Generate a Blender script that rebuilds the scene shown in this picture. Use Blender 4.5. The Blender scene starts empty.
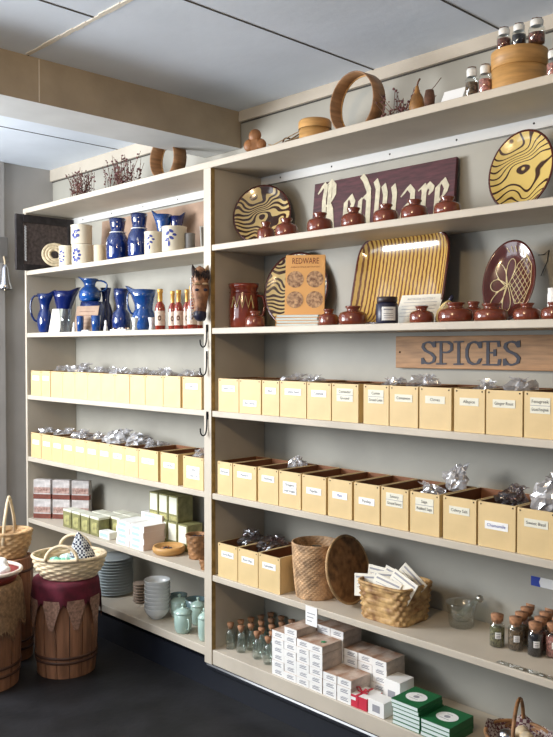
import bpy, math, random
from mathutils import Vector, Matrix, noise
PI = math.pi
rnd = random.Random(7)
SC = bpy.context.scene
COL = SC.collection

# ------------------------------------------------------------------ camera model (one calibrated camera, used to measure the photo)
FPX, YAW, PIT = 819.92, 0.8012, 0.0255
CAM = Vector((2.6208, -2.1493, 1.43))
cF = Vector((-math.sin(YAW)*math.cos(PIT), math.cos(YAW)*math.cos(PIT), -math.sin(PIT)))
cR = Vector((math.cos(YAW), math.sin(YAW), 0))
cU = cR.cross(cF)
def XP(px, y, z):
    a = px - 276.5; dy = y - CAM.y; dz = z - CAM.z
    return CAM.x + (a*(dy*cF.y + dz*cF.z) - FPX*dy*cR.y) / (FPX*cR.x - a*cF.x)
def ZP(py, x, y):
    b = 368.5 - py; dx = x - CAM.x; dy = y - CAM.y
    return CAM.z + (b*(dx*cF.x + dy*cF.y) - FPX*(dx*cU.x + dy*cU.y)) / (FPX*cU.z - b*cF.z)
def DEP(x, y, z): return (Vector((x, y, z)) - CAM).dot(cF)
def ON(px, py, z):
    d = cF + cR*((px-276.5)/FPX) + cU*((368.5-py)/FPX)
    t = (z - CAM.z)/d.z
    return CAM + d*t
def SPAN(px0, px1, y, z):
    x = XP((px0+px1)/2, y, z)
    return x, (px1-px0)/2*DEP(x, y, z)/FPX

ZT = [2.19, 1.85, 1.51, 1.17, 0.83, 0.49, 0.179]       # shelf tops
CEIL, YB, XW = 2.479, 0.303, -1.82
ORD = ['', 'first', 'second', 'third', 'fourth', 'fifth', 'sixth', 'seventh', 'eighth', 'ninth', 'tenth', 'eleventh', 'twelfth', 'thirteenth', 'fourteenth', 'fifteenth']

# ------------------------------------------------------------------ materials
M = {}
def mat(name, col, rough=.55, metal=0, coat=0, nscale=0, namt=.15, bump=0, bscale=60, trans=0, ior=1.45, sss=0, col2=None, stretch=(1, 1, 1), emit=0, spec=.5):
    m = bpy.data.materials.new(name); m.use_nodes = True
    nt = m.node_tree; b = nt.nodes['Principled BSDF']
    b.inputs['Base Color'].default_value = (*col, 1)
    b.inputs['Roughness'].default_value = rough
    b.inputs['Metallic'].default_value = metal
    b.inputs['Coat Weight'].default_value = coat
    b.inputs['Coat Roughness'].default_value = .08
    b.inputs['Transmission Weight'].default_value = trans
    b.inputs['IOR'].default_value = ior
    b.inputs['Specular IOR Level'].default_value = spec
    if nscale or bump:
        tc = nt.nodes.new('ShaderNodeTexCoord'); mp = nt.nodes.new('ShaderNodeMapping')
        mp.inputs['Scale'].default_value = stretch
        nt.links.new(tc.outputs['Object'], mp.inputs['Vector'])
    if nscale:
        n = nt.nodes.new('ShaderNodeTexNoise'); n.inputs['Scale'].default_value = nscale; n.inputs['Detail'].default_value = 4
        nt.links.new(mp.outputs['Vector'], n.inputs['Vector'])
        r = nt.nodes.new('ShaderNodeValToRGB')
        c2 = col2 or tuple(max(0, c*(1-namt*2)) for c in col)
        r.color_ramp.elements[0].position = .32; r.color_ramp.elements[0].color = (*c2, 1)
        r.color_ramp.elements[1].position = .68; r.color_ramp.elements[1].color = (*[min(1, c*(1+namt*.5)) for c in col], 1)
        nt.links.new(n.outputs['Fac'], r.inputs['Fac']); nt.links.new(r.outputs['Color'], b.inputs['Base Color'])
    if bump:
        n2 = nt.nodes.new('ShaderNodeTexNoise'); n2.inputs['Scale'].default_value = bscale
        nt.links.new(mp.outputs['Vector'], n2.inputs['Vector'])
        bp = nt.nodes.new('ShaderNodeBump'); bp.inputs['Strength'].default_value = bump; bp.inputs['Distance'].default_value = .004
        nt.links.new(n2.outputs['Fac'], bp.inputs['Height']); nt.links.new(bp.outputs['Normal'], b.inputs['Normal'])
    M[name] = m
    return m
def wavemat(name, c1, c2, scale, dist, dscale, edge=.5, wdir='X', rough=.25, coat=.8, prof='SIN', c3=None):
    m = mat(name, c1, rough, coat=coat); nt = m.node_tree; b = nt.nodes['Principled BSDF']
    tc = nt.nodes.new('ShaderNodeTexCoord')
    w = nt.nodes.new('ShaderNodeTexWave'); w.bands_direction = wdir; w.wave_profile = prof
    w.inputs['Scale'].default_value = scale; w.inputs['Distortion'].default_value = dist
    w.inputs['Detail'].default_value = 1.5; w.inputs['Detail Scale'].default_value = dscale; w.inputs['Detail Roughness'].default_value = .35
    nt.links.new(tc.outputs['Object'], w.inputs['Vector'])
    r = nt.nodes.new('ShaderNodeValToRGB')
    r.color_ramp.elements[0].position = max(0, edge-.05); r.color_ramp.elements[0].color = (*c2, 1)
    r.color_ramp.elements[1].position = min(1, edge+.05); r.color_ramp.elements[1].color = (*c1, 1)
    if c3:
        e = r.color_ramp.elements.new(.9); e.color = (*c3, 1)
    nt.links.new(w.outputs['Fac'], r.inputs['Fac']); nt.links.new(r.outputs['Color'], b.inputs['Base Color'])
    return m
def filmmat(name, tint, gloss, rough=.12, bump=.6, bscale=40, white=.0):
    m = bpy.data.materials.new(name); m.use_nodes = True; nt = m.node_tree
    nt.nodes.remove(nt.nodes['Principled BSDF']); out = nt.nodes['Material Output']
    t = nt.nodes.new('ShaderNodeBsdfTransparent'); t.inputs['Color'].default_value = (*tint, 1)
    g = nt.nodes.new('ShaderNodeBsdfGlossy'); g.inputs['Color'].default_value = (.95, .95, .97, 1); g.inputs['Roughness'].default_value = rough
    d = nt.nodes.new('ShaderNodeBsdfDiffuse'); d.inputs['Color'].default_value = (.75, .74, .74, 1)
    n = nt.nodes.new('ShaderNodeTexNoise'); n.inputs['Scale'].default_value = bscale
    tc = nt.nodes.new('ShaderNodeTexCoord'); nt.links.new(tc.outputs['Object'], n.inputs['Vector'])
    bp = nt.nodes.new('ShaderNodeBump'); bp.inputs['Strength'].default_value = bump; bp.inputs['Distance'].default_value = .01
    nt.links.new(n.outputs['Fac'], bp.inputs['Height']); nt.links.new(bp.outputs['Normal'], g.inputs['Normal'])
    m1 = nt.nodes.new('ShaderNodeMixShader'); m1.inputs['Fac'].default_value = gloss
    m2 = nt.nodes.new('ShaderNodeMixShader'); m2.inputs['Fac'].default_value = white
    nt.links.new(g.outputs[0], m2.inputs[1]); nt.links.new(d.outputs[0], m2.inputs[2])
    nt.links.new(t.outputs[0], m1.inputs[1]); nt.links.new(m2.outputs[0], m1.inputs[2])
    nt.links.new(m1.outputs[0], out.inputs['Surface'])
    M[name] = m
    return m

mat('paint', (.54, .48, .39), .55, nscale=5, namt=.06, bump=.12, bscale=90)
mat('wall_shaded_paint', (.385, .368, .315), .6, nscale=3, namt=.08, bump=.12, bscale=40)  # back wall: shelf paint with the bays' shade put into its colour
mat('wall_grey', (.42, .40, .38), .6, nscale=3, namt=.08)
mat('raw_edge', (.42, .27, .09), .6, nscale=30, namt=.2)
mat('ceiling_paint', (.74, .81, .90), .6, nscale=2.5, namt=.05, bump=.2, bscale=25)
mat('seam_shadow_dark', (.06, .055, .05), .9)  # board seams, nail dots and the painted shadow line under the crown
mat('caulk', (.72, .66, .56), .8, bump=.5, bscale=80)
mat('beam_paint', (.40, .33, .24), .5, nscale=6, namt=.08, bump=.25, bscale=30)
mat('beam_under', (.62, .63, .62), .5, nscale=6, namt=.05)
mat('floor_dark', (.010, .010, .012), .55, nscale=5, namt=.40, bump=.3, bscale=30)
mat('kick_black', (.010, .012, .018), .28, coat=.15)
mat('cleat', (.60, .60, .58), .5)
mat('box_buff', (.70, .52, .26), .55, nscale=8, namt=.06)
mat('box_inner', (.22, .085, .035), .7, nscale=10, namt=.15)  # brown inner faces, darkened to carry the shade inside the open boxes
mat('tack', (.05, .035, .02), .4, metal=.6)
mat('label_cream', (.74, .72, .60), .7)
mat('label_white', (.84, .84, .82), .7)
mat('ink', (.05, .05, .06), .7)
mat('ink_blue', (.03, .06, .35), .7)
mat('grey_ink', (.32, .32, .35), .7)
mat('redware', (.19, .040, .018), .22, coat=.7, nscale=14, namt=.15)
mat('redware_jug', (.24, .035, .014), .2, coat=.8, nscale=10, namt=.15)
mat('slip_yellow', (.88, .70, .32), .25, coat=.6)
mat('slip_cream', (.80, .66, .36), .3, coat=.5)
mat('plate_dark', (.085, .014, .010), .16, coat=1)
mat('plate_back', (.16, .05, .025), .4)
def marblemat(name, c1, c2, scale, warp, wscale, edge, rot):
    m = mat(name, c1, .2, coat=.9); nt = m.node_tree; b = nt.nodes['Principled BSDF']
    tc = nt.nodes.new('ShaderNodeTexCoord'); n = nt.nodes.new('ShaderNodeTexNoise'); n.inputs['Scale'].default_value = wscale; n.inputs['Detail'].default_value = 1.0
    nt.links.new(tc.outputs['Object'], n.inputs['Vector'])
    sub = nt.nodes.new('ShaderNodeVectorMath'); sub.operation = 'SUBTRACT'; sub.inputs[1].default_value = (.5, .5, .5)
    nt.links.new(n.outputs['Color'], sub.inputs[0])
    ma = nt.nodes.new('ShaderNodeVectorMath'); ma.operation = 'MULTIPLY_ADD'; ma.inputs[1].default_value = (warp, warp, warp)
    nt.links.new(sub.outputs[0], ma.inputs[0]); nt.links.new(tc.outputs['Object'], ma.inputs[2])
    mp = nt.nodes.new('ShaderNodeMapping'); mp.inputs['Rotation'].default_value = (0, rot, 0); nt.links.new(ma.outputs[0], mp.inputs['Vector'])
    w = nt.nodes.new('ShaderNodeTexWave'); w.bands_direction = 'Z'; w.inputs['Scale'].default_value = scale; nt.links.new(mp.outputs['Vector'], w.inputs['Vector'])
    r = nt.nodes.new('ShaderNodeValToRGB')
    r.color_ramp.elements[0].position = edge-.06; r.color_ramp.elements[0].color = (*c2, 1)
    r.color_ramp.elements[1].position = edge+.06; r.color_ramp.elements[1].color = (*c1, 1)
    nt.links.new(w.outputs['Fac'], r.inputs['Fac']); nt.links.new(r.outputs['Color'], b.inputs['Base Color'])
marblemat('marble_brown', (.74, .56, .24), (.05, .018, .010), 10, .42, 8, .50, .3)
marblemat('marble_gold', (.70, .52, .16), (.05, .018, .008), 9, .46, 7, .17, .6)
wavemat('platter_stripes', (.58, .36, .085), (.15, .055, .018), 19, 1.0, 3, .36, rough=.24)
mat('sign_maroon', (.085, .022, .028), .6, nscale=20, namt=.25, stretch=(1, 1, 6))
mat('sign_letter', (.62, .57, .42), .7, nscale=60, namt=.1)
mat('sign_wood', (.46, .25, .115), .6, nscale=5, namt=.18, stretch=(1.5, 1, 16), bump=.2)
mat('spice_ink', (.035, .032, .045), .6)
mat('book_orange', (.80, .42, .14), .45, nscale=4, namt=.05)
mat('book_title', (.20, .03, .02), .5)
mat('book_photo', (.58, .36, .20), .4, nscale=85, namt=.2, col2=(.13, .045, .025))
mat('paper', (.78, .75, .66), .7)
mat('paper_white', (.85, .85, .84), .65)
mat('paper_tan', (.62, .50, .33), .7)
mat('cobalt', (.004, .024, .155), .06, coat=1, nscale=6, namt=.3)
mat('cobalt_light', (.007, .070, .29), .06, coat=1, nscale=6, namt=.3)
mat('navy', (.006, .014, .10), .12, coat=1)
mat('stoneware', (.70, .63, .49), .35, coat=.5, nscale=8, namt=.05)
mat('blue_deco', (.02, .035, .22), .4)
mat('grey_pot', (.20, .19, .18), .4)
mat('sauce', (.24, .022, .010), .12, coat=1)
mat('gold_foil', (.68, .40, .10), .35, metal=.35)
mat('sauce_label', (.72, .58, .46), .6, nscale=90, namt=.15)
mat('iron', (.018, .018, .020), .45, metal=.7)
mat('steel', (.55, .54, .50), .28, metal=1)
mat('brass', (.55, .47, .33), .25, metal=1)
mat('crate_black', (.030, .024, .026), .6, nscale=30, namt=.3)
mat('crate_mesh', (.11, .085, .08), .8, nscale=60, namt=.25)
mat('spring_white', (.62, .62, .62), .4)
mat('coil_straw', (.58, .47, .30), .8, nscale=40, namt=.2)
mat('brown_board', (.40, .27, .19), .75, nscale=9, namt=.18)
mat('bentwood', (.33, .17, .075), .5, nscale=10, namt=.2, stretch=(1, 1, 8))
mat('boxwood', (.60, .33, .11), .45, nscale=10, namt=.15, stretch=(1, 1, 8))
mat('carved_wood', (.36, .15, .05), .5, nscale=14, namt=.25)
mat('dried_brown', (.16, .075, .045), .9, nscale=40, namt=.3)
mat('dried_straw', (.40, .26, .13), .9, nscale=40, namt=.3)
mat('dried_pink', (.20, .085, .085), .9, nscale=40, namt=.3)
mat('gourd', (.46, .22, .06), .5, nscale=20, namt=.3)
mat('hide', (.40, .20, .10), .5, nscale=30, namt=.5, col2=(.07, .02, .012), bump=.6, bscale=50)
mat('hide_dark', (.035, .020, .018), .6, nscale=30, namt=.4)
mat('hide_tan', (.55, .36, .20), .6, nscale=30, namt=.3)
mat('snout', (.02, .02, .045), .35)
mat('feather_white', (.70, .72, .78), .7)
mat('wicker', (.52, .33, .16), .65, nscale=35, namt=.22)
mat('wicker_pale', (.74, .60, .40), .65, nscale=35, namt=.15)
mat('wicker_dark', (.36, .18, .075), .6, nscale=35, namt=.3)
mat('wicker_gold', (.58, .38, .16), .6, nscale=26, namt=.3, col2=(.20, .09, .03))
mat('rush', (.56, .35, .19), .65, nscale=25, namt=.3)
mat('barrel_wood', (.32, .15, .08), .5, nscale=6, namt=.25, stretch=(6, 6, .6), bump=.2)
mat('hoop_dark', (.07, .03, .018), .5)
mat('cloth_red', (.11, .008, .022), .85, nscale=30, namt=.2)
mat('lace', (.33, .19, .135), .9, nscale=90, namt=.25)
mat('burlap', (.28, .17, .09), .9, nscale=60, namt=.25, bump=.5, bscale=150)
mat('red_rim', (.20, .03, .025), .4)
mat('white_rim', (.70, .60, .52), .4)
mat('green_soap', (.16, .52, .35), .5, nscale=10, namt=.1)
mat('aqua', (.42, .62, .55), .5)
mat('plate_blue', (.33, .41, .44), .25, coat=.5)
mat('plate_edge', (.52, .58, .60), .3, coat=.4)
mat('saucer_brown', (.30, .23, .18), .3, coat=.5)
mat('bowl_white', (.70, .73, .74), .2, coat=.6)
mat('celadon', (.40, .55, .49), .18, coat=.8)
mat('dark_bowl', (.16, .25, .27), .2, coat=.6)
mat('olive', (.27, .26, .11), .45, nscale=30, namt=.2)
mat('olive_gold', (.50, .47, .20), .35, nscale=40, namt=.3)
mat('olive_lid', (.72, .72, .60), .5)
mat('pack_brown', (.20, .055, .035), .5, nscale=40, namt=.2)
mat('pack_print', (.50, .33, .28), .5, nscale=60, namt=.3)
mat('pack_top', (.62, .58, .56), .35, nscale=30, namt=.2)
mat('box_white', (.84, .83, .80), .55)
mat('box_side', (.62, .52, .44), .55, nscale=40, namt=.15)
mat('box_topprint', (.56, .45, .37), .6, nscale=25, namt=.3, col2=(.35, .17, .09))
mat('stack_side', (.66, .52, .46), .6)
mat('green_card', (.012, .13, .042), .5)
mat('green_sprig', (.05, .32, .12), .5)
mat('page_edge', (.66, .74, .72), .7)
mat('red_label', (.55, .03, .06), .5)
mat('cork', (.42, .21, .11), .85, nscale=60, namt=.25)
mat('spice_brown', (.20, .13, .07), .9, nscale=150, namt=.5)
mat('spice_green', (.22, .21, .10), .9, nscale=150, namt=.5)
mat('spice_black', (.014, .012, .018), .8, nscale=150, namt=.4)
mat('spice_pink', (.62, .27, .23), .9, nscale=150, namt=.4)
mat('spice_red', (.24, .08, .05), .9, nscale=150, namt=.5)
mat('jar_lid_white', (.78, .78, .74), .4)
mat('nuts_dark', (.05, .03, .03), .4, nscale=20, namt=.3)
mat('plaid_dark', (.10, .045, .05), .9)
mat('stainless', (.62, .62, .64), .22, metal=1)
def plaidmat(name, ca, cb, scale):
    m = mat(name, ca, .85); nt = m.node_tree; b = nt.nodes['Principled BSDF']
    tc = nt.nodes.new('ShaderNodeTexCoord'); ch = nt.nodes.new('ShaderNodeTexChecker')
    ch.inputs['Scale'].default_value = scale; ch.inputs['Color1'].default_value = (*ca, 1); ch.inputs['Color2'].default_value = (*cb, 1)
    nt.links.new(tc.outputs['Object'], ch.inputs['Vector']); nt.links.new(ch.outputs['Color'], b.inputs['Base Color'])
plaidmat('gingham', (.015, .02, .05), (.60, .62, .62), 110)
plaidmat('plaid', (.10, .035, .045), (.42, .36, .33), 95)
def glassmat(name, tint, rough=.02, gl=.12):
    m = bpy.data.materials.new(name); m.use_nodes = True; nt = m.node_tree
    nt.nodes.remove(nt.nodes['Principled BSDF']); out = nt.nodes['Material Output']
    t = nt.nodes.new('ShaderNodeBsdfTransparent'); t.inputs['Color'].default_value = (*tint, 1)
    g = nt.nodes.new('ShaderNodeBsdfGlossy'); g.inputs['Roughness'].default_value = rough
    fr = nt.nodes.new('ShaderNodeLayerWeight'); fr.inputs['Blend'].default_value = .35
    ma = nt.nodes.new('ShaderNodeMath'); ma.operation = 'MULTIPLY_ADD'; ma.inputs[1].default_value = .5; ma.inputs[2].default_value = gl
    ma.use_clamp = True
    nt.links.new(fr.outputs['Facing'], ma.inputs[0])
    mx = nt.nodes.new('ShaderNodeMixShader'); nt.links.new(ma.outputs[0], mx.inputs['Fac'])
    nt.links.new(t.outputs[0], mx.inputs[1]); nt.links.new(g.outputs[0], mx.inputs[2]); nt.links.new(mx.outputs[0], out.inputs['Surface'])
    M[name] = m
glassmat('glass', (.96, .98, .97), gl=.04)
glassmat('glass_green', (.94, .975, .965), gl=.05)
filmmat('film', (.96, .96, .97), .36, rough=.16, bump=.3, white=.45)
filmmat('film_silver', (.8, .8, .82), .62, rough=.14, bump=.3, white=.5, bscale=30)
filmmat('film_dark', (.55, .45, .45), .30, rough=.15, white=.1)

# ------------------------------------------------------------------ mesh builder
def T(x=0, y=0, z=0): return Matrix.Translation((x, y, z))
def RX(d): return Matrix.Rotation(math.radians(d), 4, 'X')
def RY(d): return Matrix.Rotation(math.radians(d), 4, 'Y')
def RZ(d): return Matrix.Rotation(math.radians(d), 4, 'Z')
def SCL(x, y, z): return Matrix.Diagonal((x, y, z, 1))
class MB:
    def __init__(s, mtx=None): s.v = []; s.f = []; s.m = []; s.sm = []; s.mtx = mtx or Matrix.Identity(4)
    def add(s, vs, fs, mi=0, smooth=False, mtx=None):
        k = len(s.v); mm = s.mtx @ mtx if mtx is not None else s.mtx
        s.v += [mm @ Vector(p) for p in vs]
        for i, f in enumerate(fs):
            s.f.append([k+q for q in f]); s.m.append(mi[i] if isinstance(mi, list) else mi); s.sm.append(smooth)
        return s
    def box(s, x0, x1, y0, y1, z0, z1, mi=0, mtx=None, bev=0):
        if bev:
            b = bev
            ring = lambda z, e: [(x0+e, y0+e+b if e == 0 else y0+e, z)]
            def loop(z, i):   # octagonal outline inset by i
                return [(x0+b+i*0, y0+i, z), (x1-b, y0+i, z), (x1-i, y0+b, z), (x1-i, y1-b, z), (x1-b, y1-i, z), (x0+b, y1-i, z), (x0+i, y1-b, z), (x0+i, y0+b, z)]
            vs = loop(z0, b*.7) + loop(z0+b, 0) + loop(z1-b, 0) + loop(z1, b*.7)
            fs = [list(range(7, -1, -1)), list(range(24, 32))]
            for r in range(3):
                for j in range(8): fs.append([r*8+j, r*8+(j+1) % 8, (r+1)*8+(j+1) % 8, (r+1)*8+j])
            return s.add(vs, fs, mi if not isinstance(mi, list) else mi[0], False, mtx)
        vs = [(x0, y0, z0), (x1, y0, z0), (x1, y1, z0), (x0, y1, z0), (x0, y0, z1), (x1, y0, z1), (x1, y1, z1), (x0, y1, z1)]
        return s.add(vs, [[3, 2, 1, 0], [4, 5, 6, 7], [0, 1, 5, 4], [1, 2, 6, 5], [2, 3, 7, 6], [3, 0, 4, 7]], mi, False, mtx)
        # face order: bottom, top, front(-y), right(+x), back, left
    def lathe(s, prof, seg=24, mi=0, sx=1, sy=1, mtx=None, fn=None, smooth=True, mis=None, cap=True):
        n = len(prof); vs = []
        for (r, z) in prof:
            for j in range(seg):
                a = 2*PI*j/seg; p = Vector((r*math.cos(a)*sx, r*math.sin(a)*sy, z))
                vs.append(fn(p, a, r, z) if fn else p)
        fs = []; ml = []
        for i in range(n-1):
            for j in range(seg):
                j2 = (j+1) % seg; fs.append([i*seg+j, i*seg+j2, (i+1)*seg+j2, (i+1)*seg+j]); ml.append(mis[i] if mis else mi)
        if cap:
            if prof[0][0] > 1e-5: fs.append([j for j in range(seg-1, -1, -1)]); ml.append(mis[0] if mis else mi)
            if prof[-1][0] > 1e-5: fs.append([(n-1)*seg+j for j in range(seg)]); ml.append(mis[-1] if mis else mi)
        return s.add(vs, fs, ml, smooth, mtx)
    def tube(s, pts, r, seg=8, mi=0, closed=False, mtx=None, flat=1.0):
        pts = [Vector(p) for p in pts]; n = len(pts); vs = []; up0 = None
        for i, p in enumerate(pts):
            a = pts[i-1] if (i > 0 or closed) else p; b = pts[(i+1) % n] if (i < n-1 or closed) else p
            t = (b-a).normalized()
            if up0 is None:
                up0 = Vector((0, 0, 1)) if abs(t.z) < .9 else Vector((1, 0, 0))
            u = (up0 - t*up0.dot(t)).normalized(); up0 = u; w = t.cross(u)
            rr = r[i] if isinstance(r, (list, tuple)) else r
            for j in range(seg):
                q = 2*PI*j/seg; vs.append(p + u*math.cos(q)*rr*flat + w*math.sin(q)*rr)
        fs = []
        for i in range(n if closed else n-1):
            i2 = (i+1) % n
            for j in range(seg): j2 = (j+1) % seg; fs.append([i*seg+j, i*seg+j2, i2*seg+j2, i2*seg+j])
        if not closed: fs += [[j for j in range(seg-1, -1, -1)], [(n-1)*seg+j for j in range(seg)]]
        return s.add(vs, fs, mi, True, mtx)
    def poly(s, pts, z0, z1, mi=0, mtx=None):           # convex/simple outline extruded along local z
        n = len(pts); vs = [(x, y, z0) for x, y in pts] + [(x, y, z1) for x, y in pts]
        fs = [list(range(n-1, -1, -1)), list(range(n, 2*n))] + [[i, (i+1) % n, n+(i+1) % n, n+i] for i in range(n)]
        return s.add(vs, fs, mi, False, mtx)
    def sphere(s, c, r, mi=0, seg=12, rings=8, sc=(1, 1, 1), mtx=None, fn=None):
        prof = [(max(1e-6, math.sin(PI*i/rings))*r, -math.cos(PI*i/rings)*r) for i in range(rings+1)]
        c = Vector(c)
        def f(p, a, rr, z):
            p = Vector((p.x*sc[0], p.y*sc[1], p.z*sc[2]))
            if fn: p = fn(p)
            return p + c
        return s.lathe(prof, seg, mi, fn=f, mtx=mtx, cap=False)
    def build(s, name, mats, parent=None, loc=None):
        me = bpy.data.meshes.new(name); me.from_pydata([tuple(v) for v in s.v], [], s.f)
        for m in (mats if isinstance(mats, (list, tuple)) else [mats]): me.materials.append(M[m])
        me.polygons.foreach_set('material_index', s.m); me.polygons.foreach_set('use_smooth', s.sm)
        me.update()
        o = bpy.data.objects.new(name, me); COL.objects.link(o)
        if parent: o.parent = parent
        if loc is not None: o.location = loc
        return o
def tag(o, label=None, cat=None, group=None, kind=None):
    if label: o['label'] = label
    if cat: o['category'] = cat
    if group: o['group'] = group
    if kind: o['kind'] = kind
    return o
def thing(name, label, cat, loc=(0, 0, 0), rz=0, group=None):
    o = bpy.data.objects.new(name, None); COL.objects.link(o); o.empty_display_size = .05
    o.location = loc; o.rotation_euler = (0, 0, math.radians(rz))
    return tag(o, label, cat, group)
def dup(root, loc, rz=None, label=None, group=None, scale=None):
    r = root.copy(); COL.objects.link(r); r.location = loc
    if rz is not None: r.rotation_euler = (0, 0, math.radians(rz))
    if scale: r.scale = (scale,)*3 if not isinstance(scale, tuple) else scale
    tag(r, label, None, group)
    for ch in list(root.children):
        c = ch.copy(); COL.objects.link(c); c.parent = r
        for g in list(ch.children):
            d = g.copy(); COL.objects.link(d); d.parent = c
    return r
def struct(o): o['kind'] = 'structure'; return o
def arc(cx, cz, r, a0, a1, n, y=0, rx=None):
    return [(cx+(rx or r)*math.cos(math.radians(a0+(a1-a0)*i/n)), y, cz+r*math.sin(math.radians(a0+(a1-a0)*i/n))) for i in range(n+1)]
# nib strokes: lettering as swept broad-pen polygons
def hull(pts):
    pts = sorted(set((round(x, 5), round(y, 5)) for x, y in pts))
    def half(ps):
        h = []
        for p in ps:
            while len(h) > 1 and (h[-1][0]-h[-2][0])*(p[1]-h[-2][1])-(h[-1][1]-h[-2][1])*(p[0]-h[-2][0]) <= 0: h.pop()
            h.append(p)
        return h[:-1]
    return half(pts)+half(pts[::-1])
def nib(mb, paths, w, t, ang, mtx, d=.0012, mi=0):
    c, s_ = math.cos(math.radians(ang)), math.sin(math.radians(ang))
    cor = [(sx*w/2*c - sy*t/2*s_, sx*w/2*s_ + sy*t/2*c) for sx in (-1, 1) for sy in (-1, 1)]
    n = 0
    for path in paths:
        for a, b in zip(path[:-1], path[1:]):
            n += 1
            mb.poly(hull([(a[0]+q[0], a[1]+q[1]) for q in cor]+[(b[0]+q[0], b[1]+q[1]) for q in cor]), n*2e-5, d+n*4e-5, mi, mtx)
_tcache = {}
def textgeo(body):
    if body not in _tcache:
        cu = bpy.data.curves.new('t', 'FONT'); cu.body = body; cu.size = 1; cu.align_x = 'CENTER'; cu.align_y = 'CENTER'; cu.resolution_u = 2
        o = bpy.data.objects.new('t', cu); COL.objects.link(o)
        dg = bpy.context.evaluated_depsgraph_get(); me = bpy.data.meshes.new_from_object(o.evaluated_get(dg))
        _tcache[body] = ([v.co.copy() for v in me.vertices], [list(p.vertices) for p in me.polygons])
        bpy.data.objects.remove(o); bpy.data.curves.remove(cu); bpy.data.meshes.remove(me)
    return _tcache[body]
def text(mb, body, size, mtx, mi=0, maxw=None):
    vs, fs = textgeo(body)
    if not vs: return
    w = max(v.x for v in vs)-min(v.x for v in vs)
    k = min(size, maxw/w) if maxw else size
    mb.add([(v.x*k, v.y*size, 0) for v in vs], fs, mi, False, mtx)
FACE = RX(90)      # local xy -> world xz, local +z -> world -y

# ------------------------------------------------------------------ room
XR, YF = 4.2, -4.6
struct(MB().box(XW-.1, XR, YF, YB+.1, -.1, 0).build('floor', 'floor_dark'))
struct(MB().box(XW-.1, XR, YB, YB+.1, 0, CEIL+.1).build('wall_back', 'wall_shaded_paint'))
WY0, WY1, WZ0, WZ1 = -3.3, -1.25, .75, 2.15            # window opening in the left wall
w = MB()
w.box(XW-.1, XW, WY1, YB, 0, CEIL+.1); w.box(XW-.1, XW, YF, WY0, 0, CEIL+.1)
w.box(XW-.1, XW, WY0, WY1, 0, WZ0); w.box(XW-.1, XW, WY0, WY1, WZ1, CEIL+.1)
struct(w.build('wall_left', 'wall_grey'))
w = MB()
for y0, y1, z0, z1 in ((WY0, WY0+.05, WZ0, WZ1), (WY1-.05, WY1, WZ0, WZ1), (WY0, WY1, WZ0, WZ0+.05), (WY0, WY1, WZ1-.05, WZ1), (-2.30, -2.25, WZ0, WZ1), (WY0, WY1, 1.43, 1.46)):
    w.box(XW-.07, XW-.02, y0, y1, z0, z1)
struct(w.build('window_1', 'cleat'))
w = MB().box(XW, XW+.02, -.16, -.012, 0, CEIL)
struct(w.build('trim_2', 'wall_grey'))
struct(MB().box(XW-.1, XR, YF, YB+.1, CEIL, CEIL+.1).build('ceiling', 'ceiling_paint'))
w = MB()
for x, y0, y1 in ((.633, -.72, YB), (1.172, -3, YB), (.327, -3, -.735), (-1.1, -3, YB), (.866, -3, -.735), (1.71, -3, YB)):
    w.box(x-.0028, x+.0028, y0, y1, CEIL-.002, CEIL+.001)
w.box(-.135, 2.2, -.724, -.721, CEIL-.0015, CEIL+.001)
struct(w.build('trim_3', 'seam_shadow_dark'))
w = MB()
for i in range(60):
    x = -.12+i*.04; w.box(x, x+.04, -.738+rnd.uniform(-.003, .003), -.722+rnd.uniform(-.002, .003), CEIL-.004, CEIL)
struct(w.build('trim_4', 'caulk'))
# ceiling beam at right angles to the shelves
w = MB()
w.box(-.385, -.135, YF, YB-.005, 2.318, CEIL, mi=[1, 0, 0, 0, 0, 0])
w.box(-.1355, -.1342, -.681, -.677, 2.322, CEIL-.004, mi=2)
struct(w.build('ceiling_beam', ['beam_paint', 'beam_under', 'caulk']))
w = MB(); w.box(-.133, XR, YB-.004, YB, 2.428, 2.4332); w.box(XW, -.386, YB-.004, YB, 2.407, 2.4122); struct(w.build('crown_shadow_strip', 'seam_shadow_dark'))  # dark strip painting the shadow line beneath the crown board
w = MB(); w.box(-.133, XR, YB-.018, YB, 2.433, CEIL); w.box(XW, -.386, YB-.018, YB, 2.412, CEIL)
struct(w.build('trim_1', 'paint'))

# ------------------------------------------------------------------ the shelving unit
unit = thing('shelving_unit', 'cream painted built-in shelving unit of two tall bays with seven shelves', 'shelves', (0, 0, 0))
XL, XRU = -1.585, 1.75
for k, z in enumerate(ZT):
    m = MB()
    if k == 0: m.box(XL-.01, XRU, -.004, YB-.002, z-.026, z, bev=.002)
    elif k < 6:
        m.box(XL+.018, -.0155, .001, YB-.002, z-.024, z, bev=.002); m.box(.0155, XRU-.02, .001, YB-.002, z-.024, z, bev=.002)
    else:
        m.box(XL+.018, -.0155, .001, YB-.002, z-.036, z, bev=.002); m.box(-.0155, XRU-.02, .001, YB-.002, z-.061, z, bev=.002)
    m.build('shelf', 'paint', unit)
MB().box(XL, XL+.018, .0, YB-.002, .10, ZT[0]-.0262).build('end_panel', 'paint', unit)
MB().box(XRU-.02, XRU, .0, YB-.002, .10, ZT[0]-.0262).build('end_panel', 'paint', unit)
MB().box(-.015, .015, .019, YB-.002, ZT[6]+.001, ZT[0]-.0265).build('divider', 'paint', unit)
MB().box(-.026, .020, -.003, .0185, ZT[6]-.061, ZT[0]-.0265, mi=[0, 0, 0, 1, 0, 0]).build('post', ['paint', 'raw_edge'], unit)
m = MB(); m.box(XL+.02, XRU-.02, .022, .29, .0, .1165); m.build('toe_kick', 'kick_black', unit)
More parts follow.
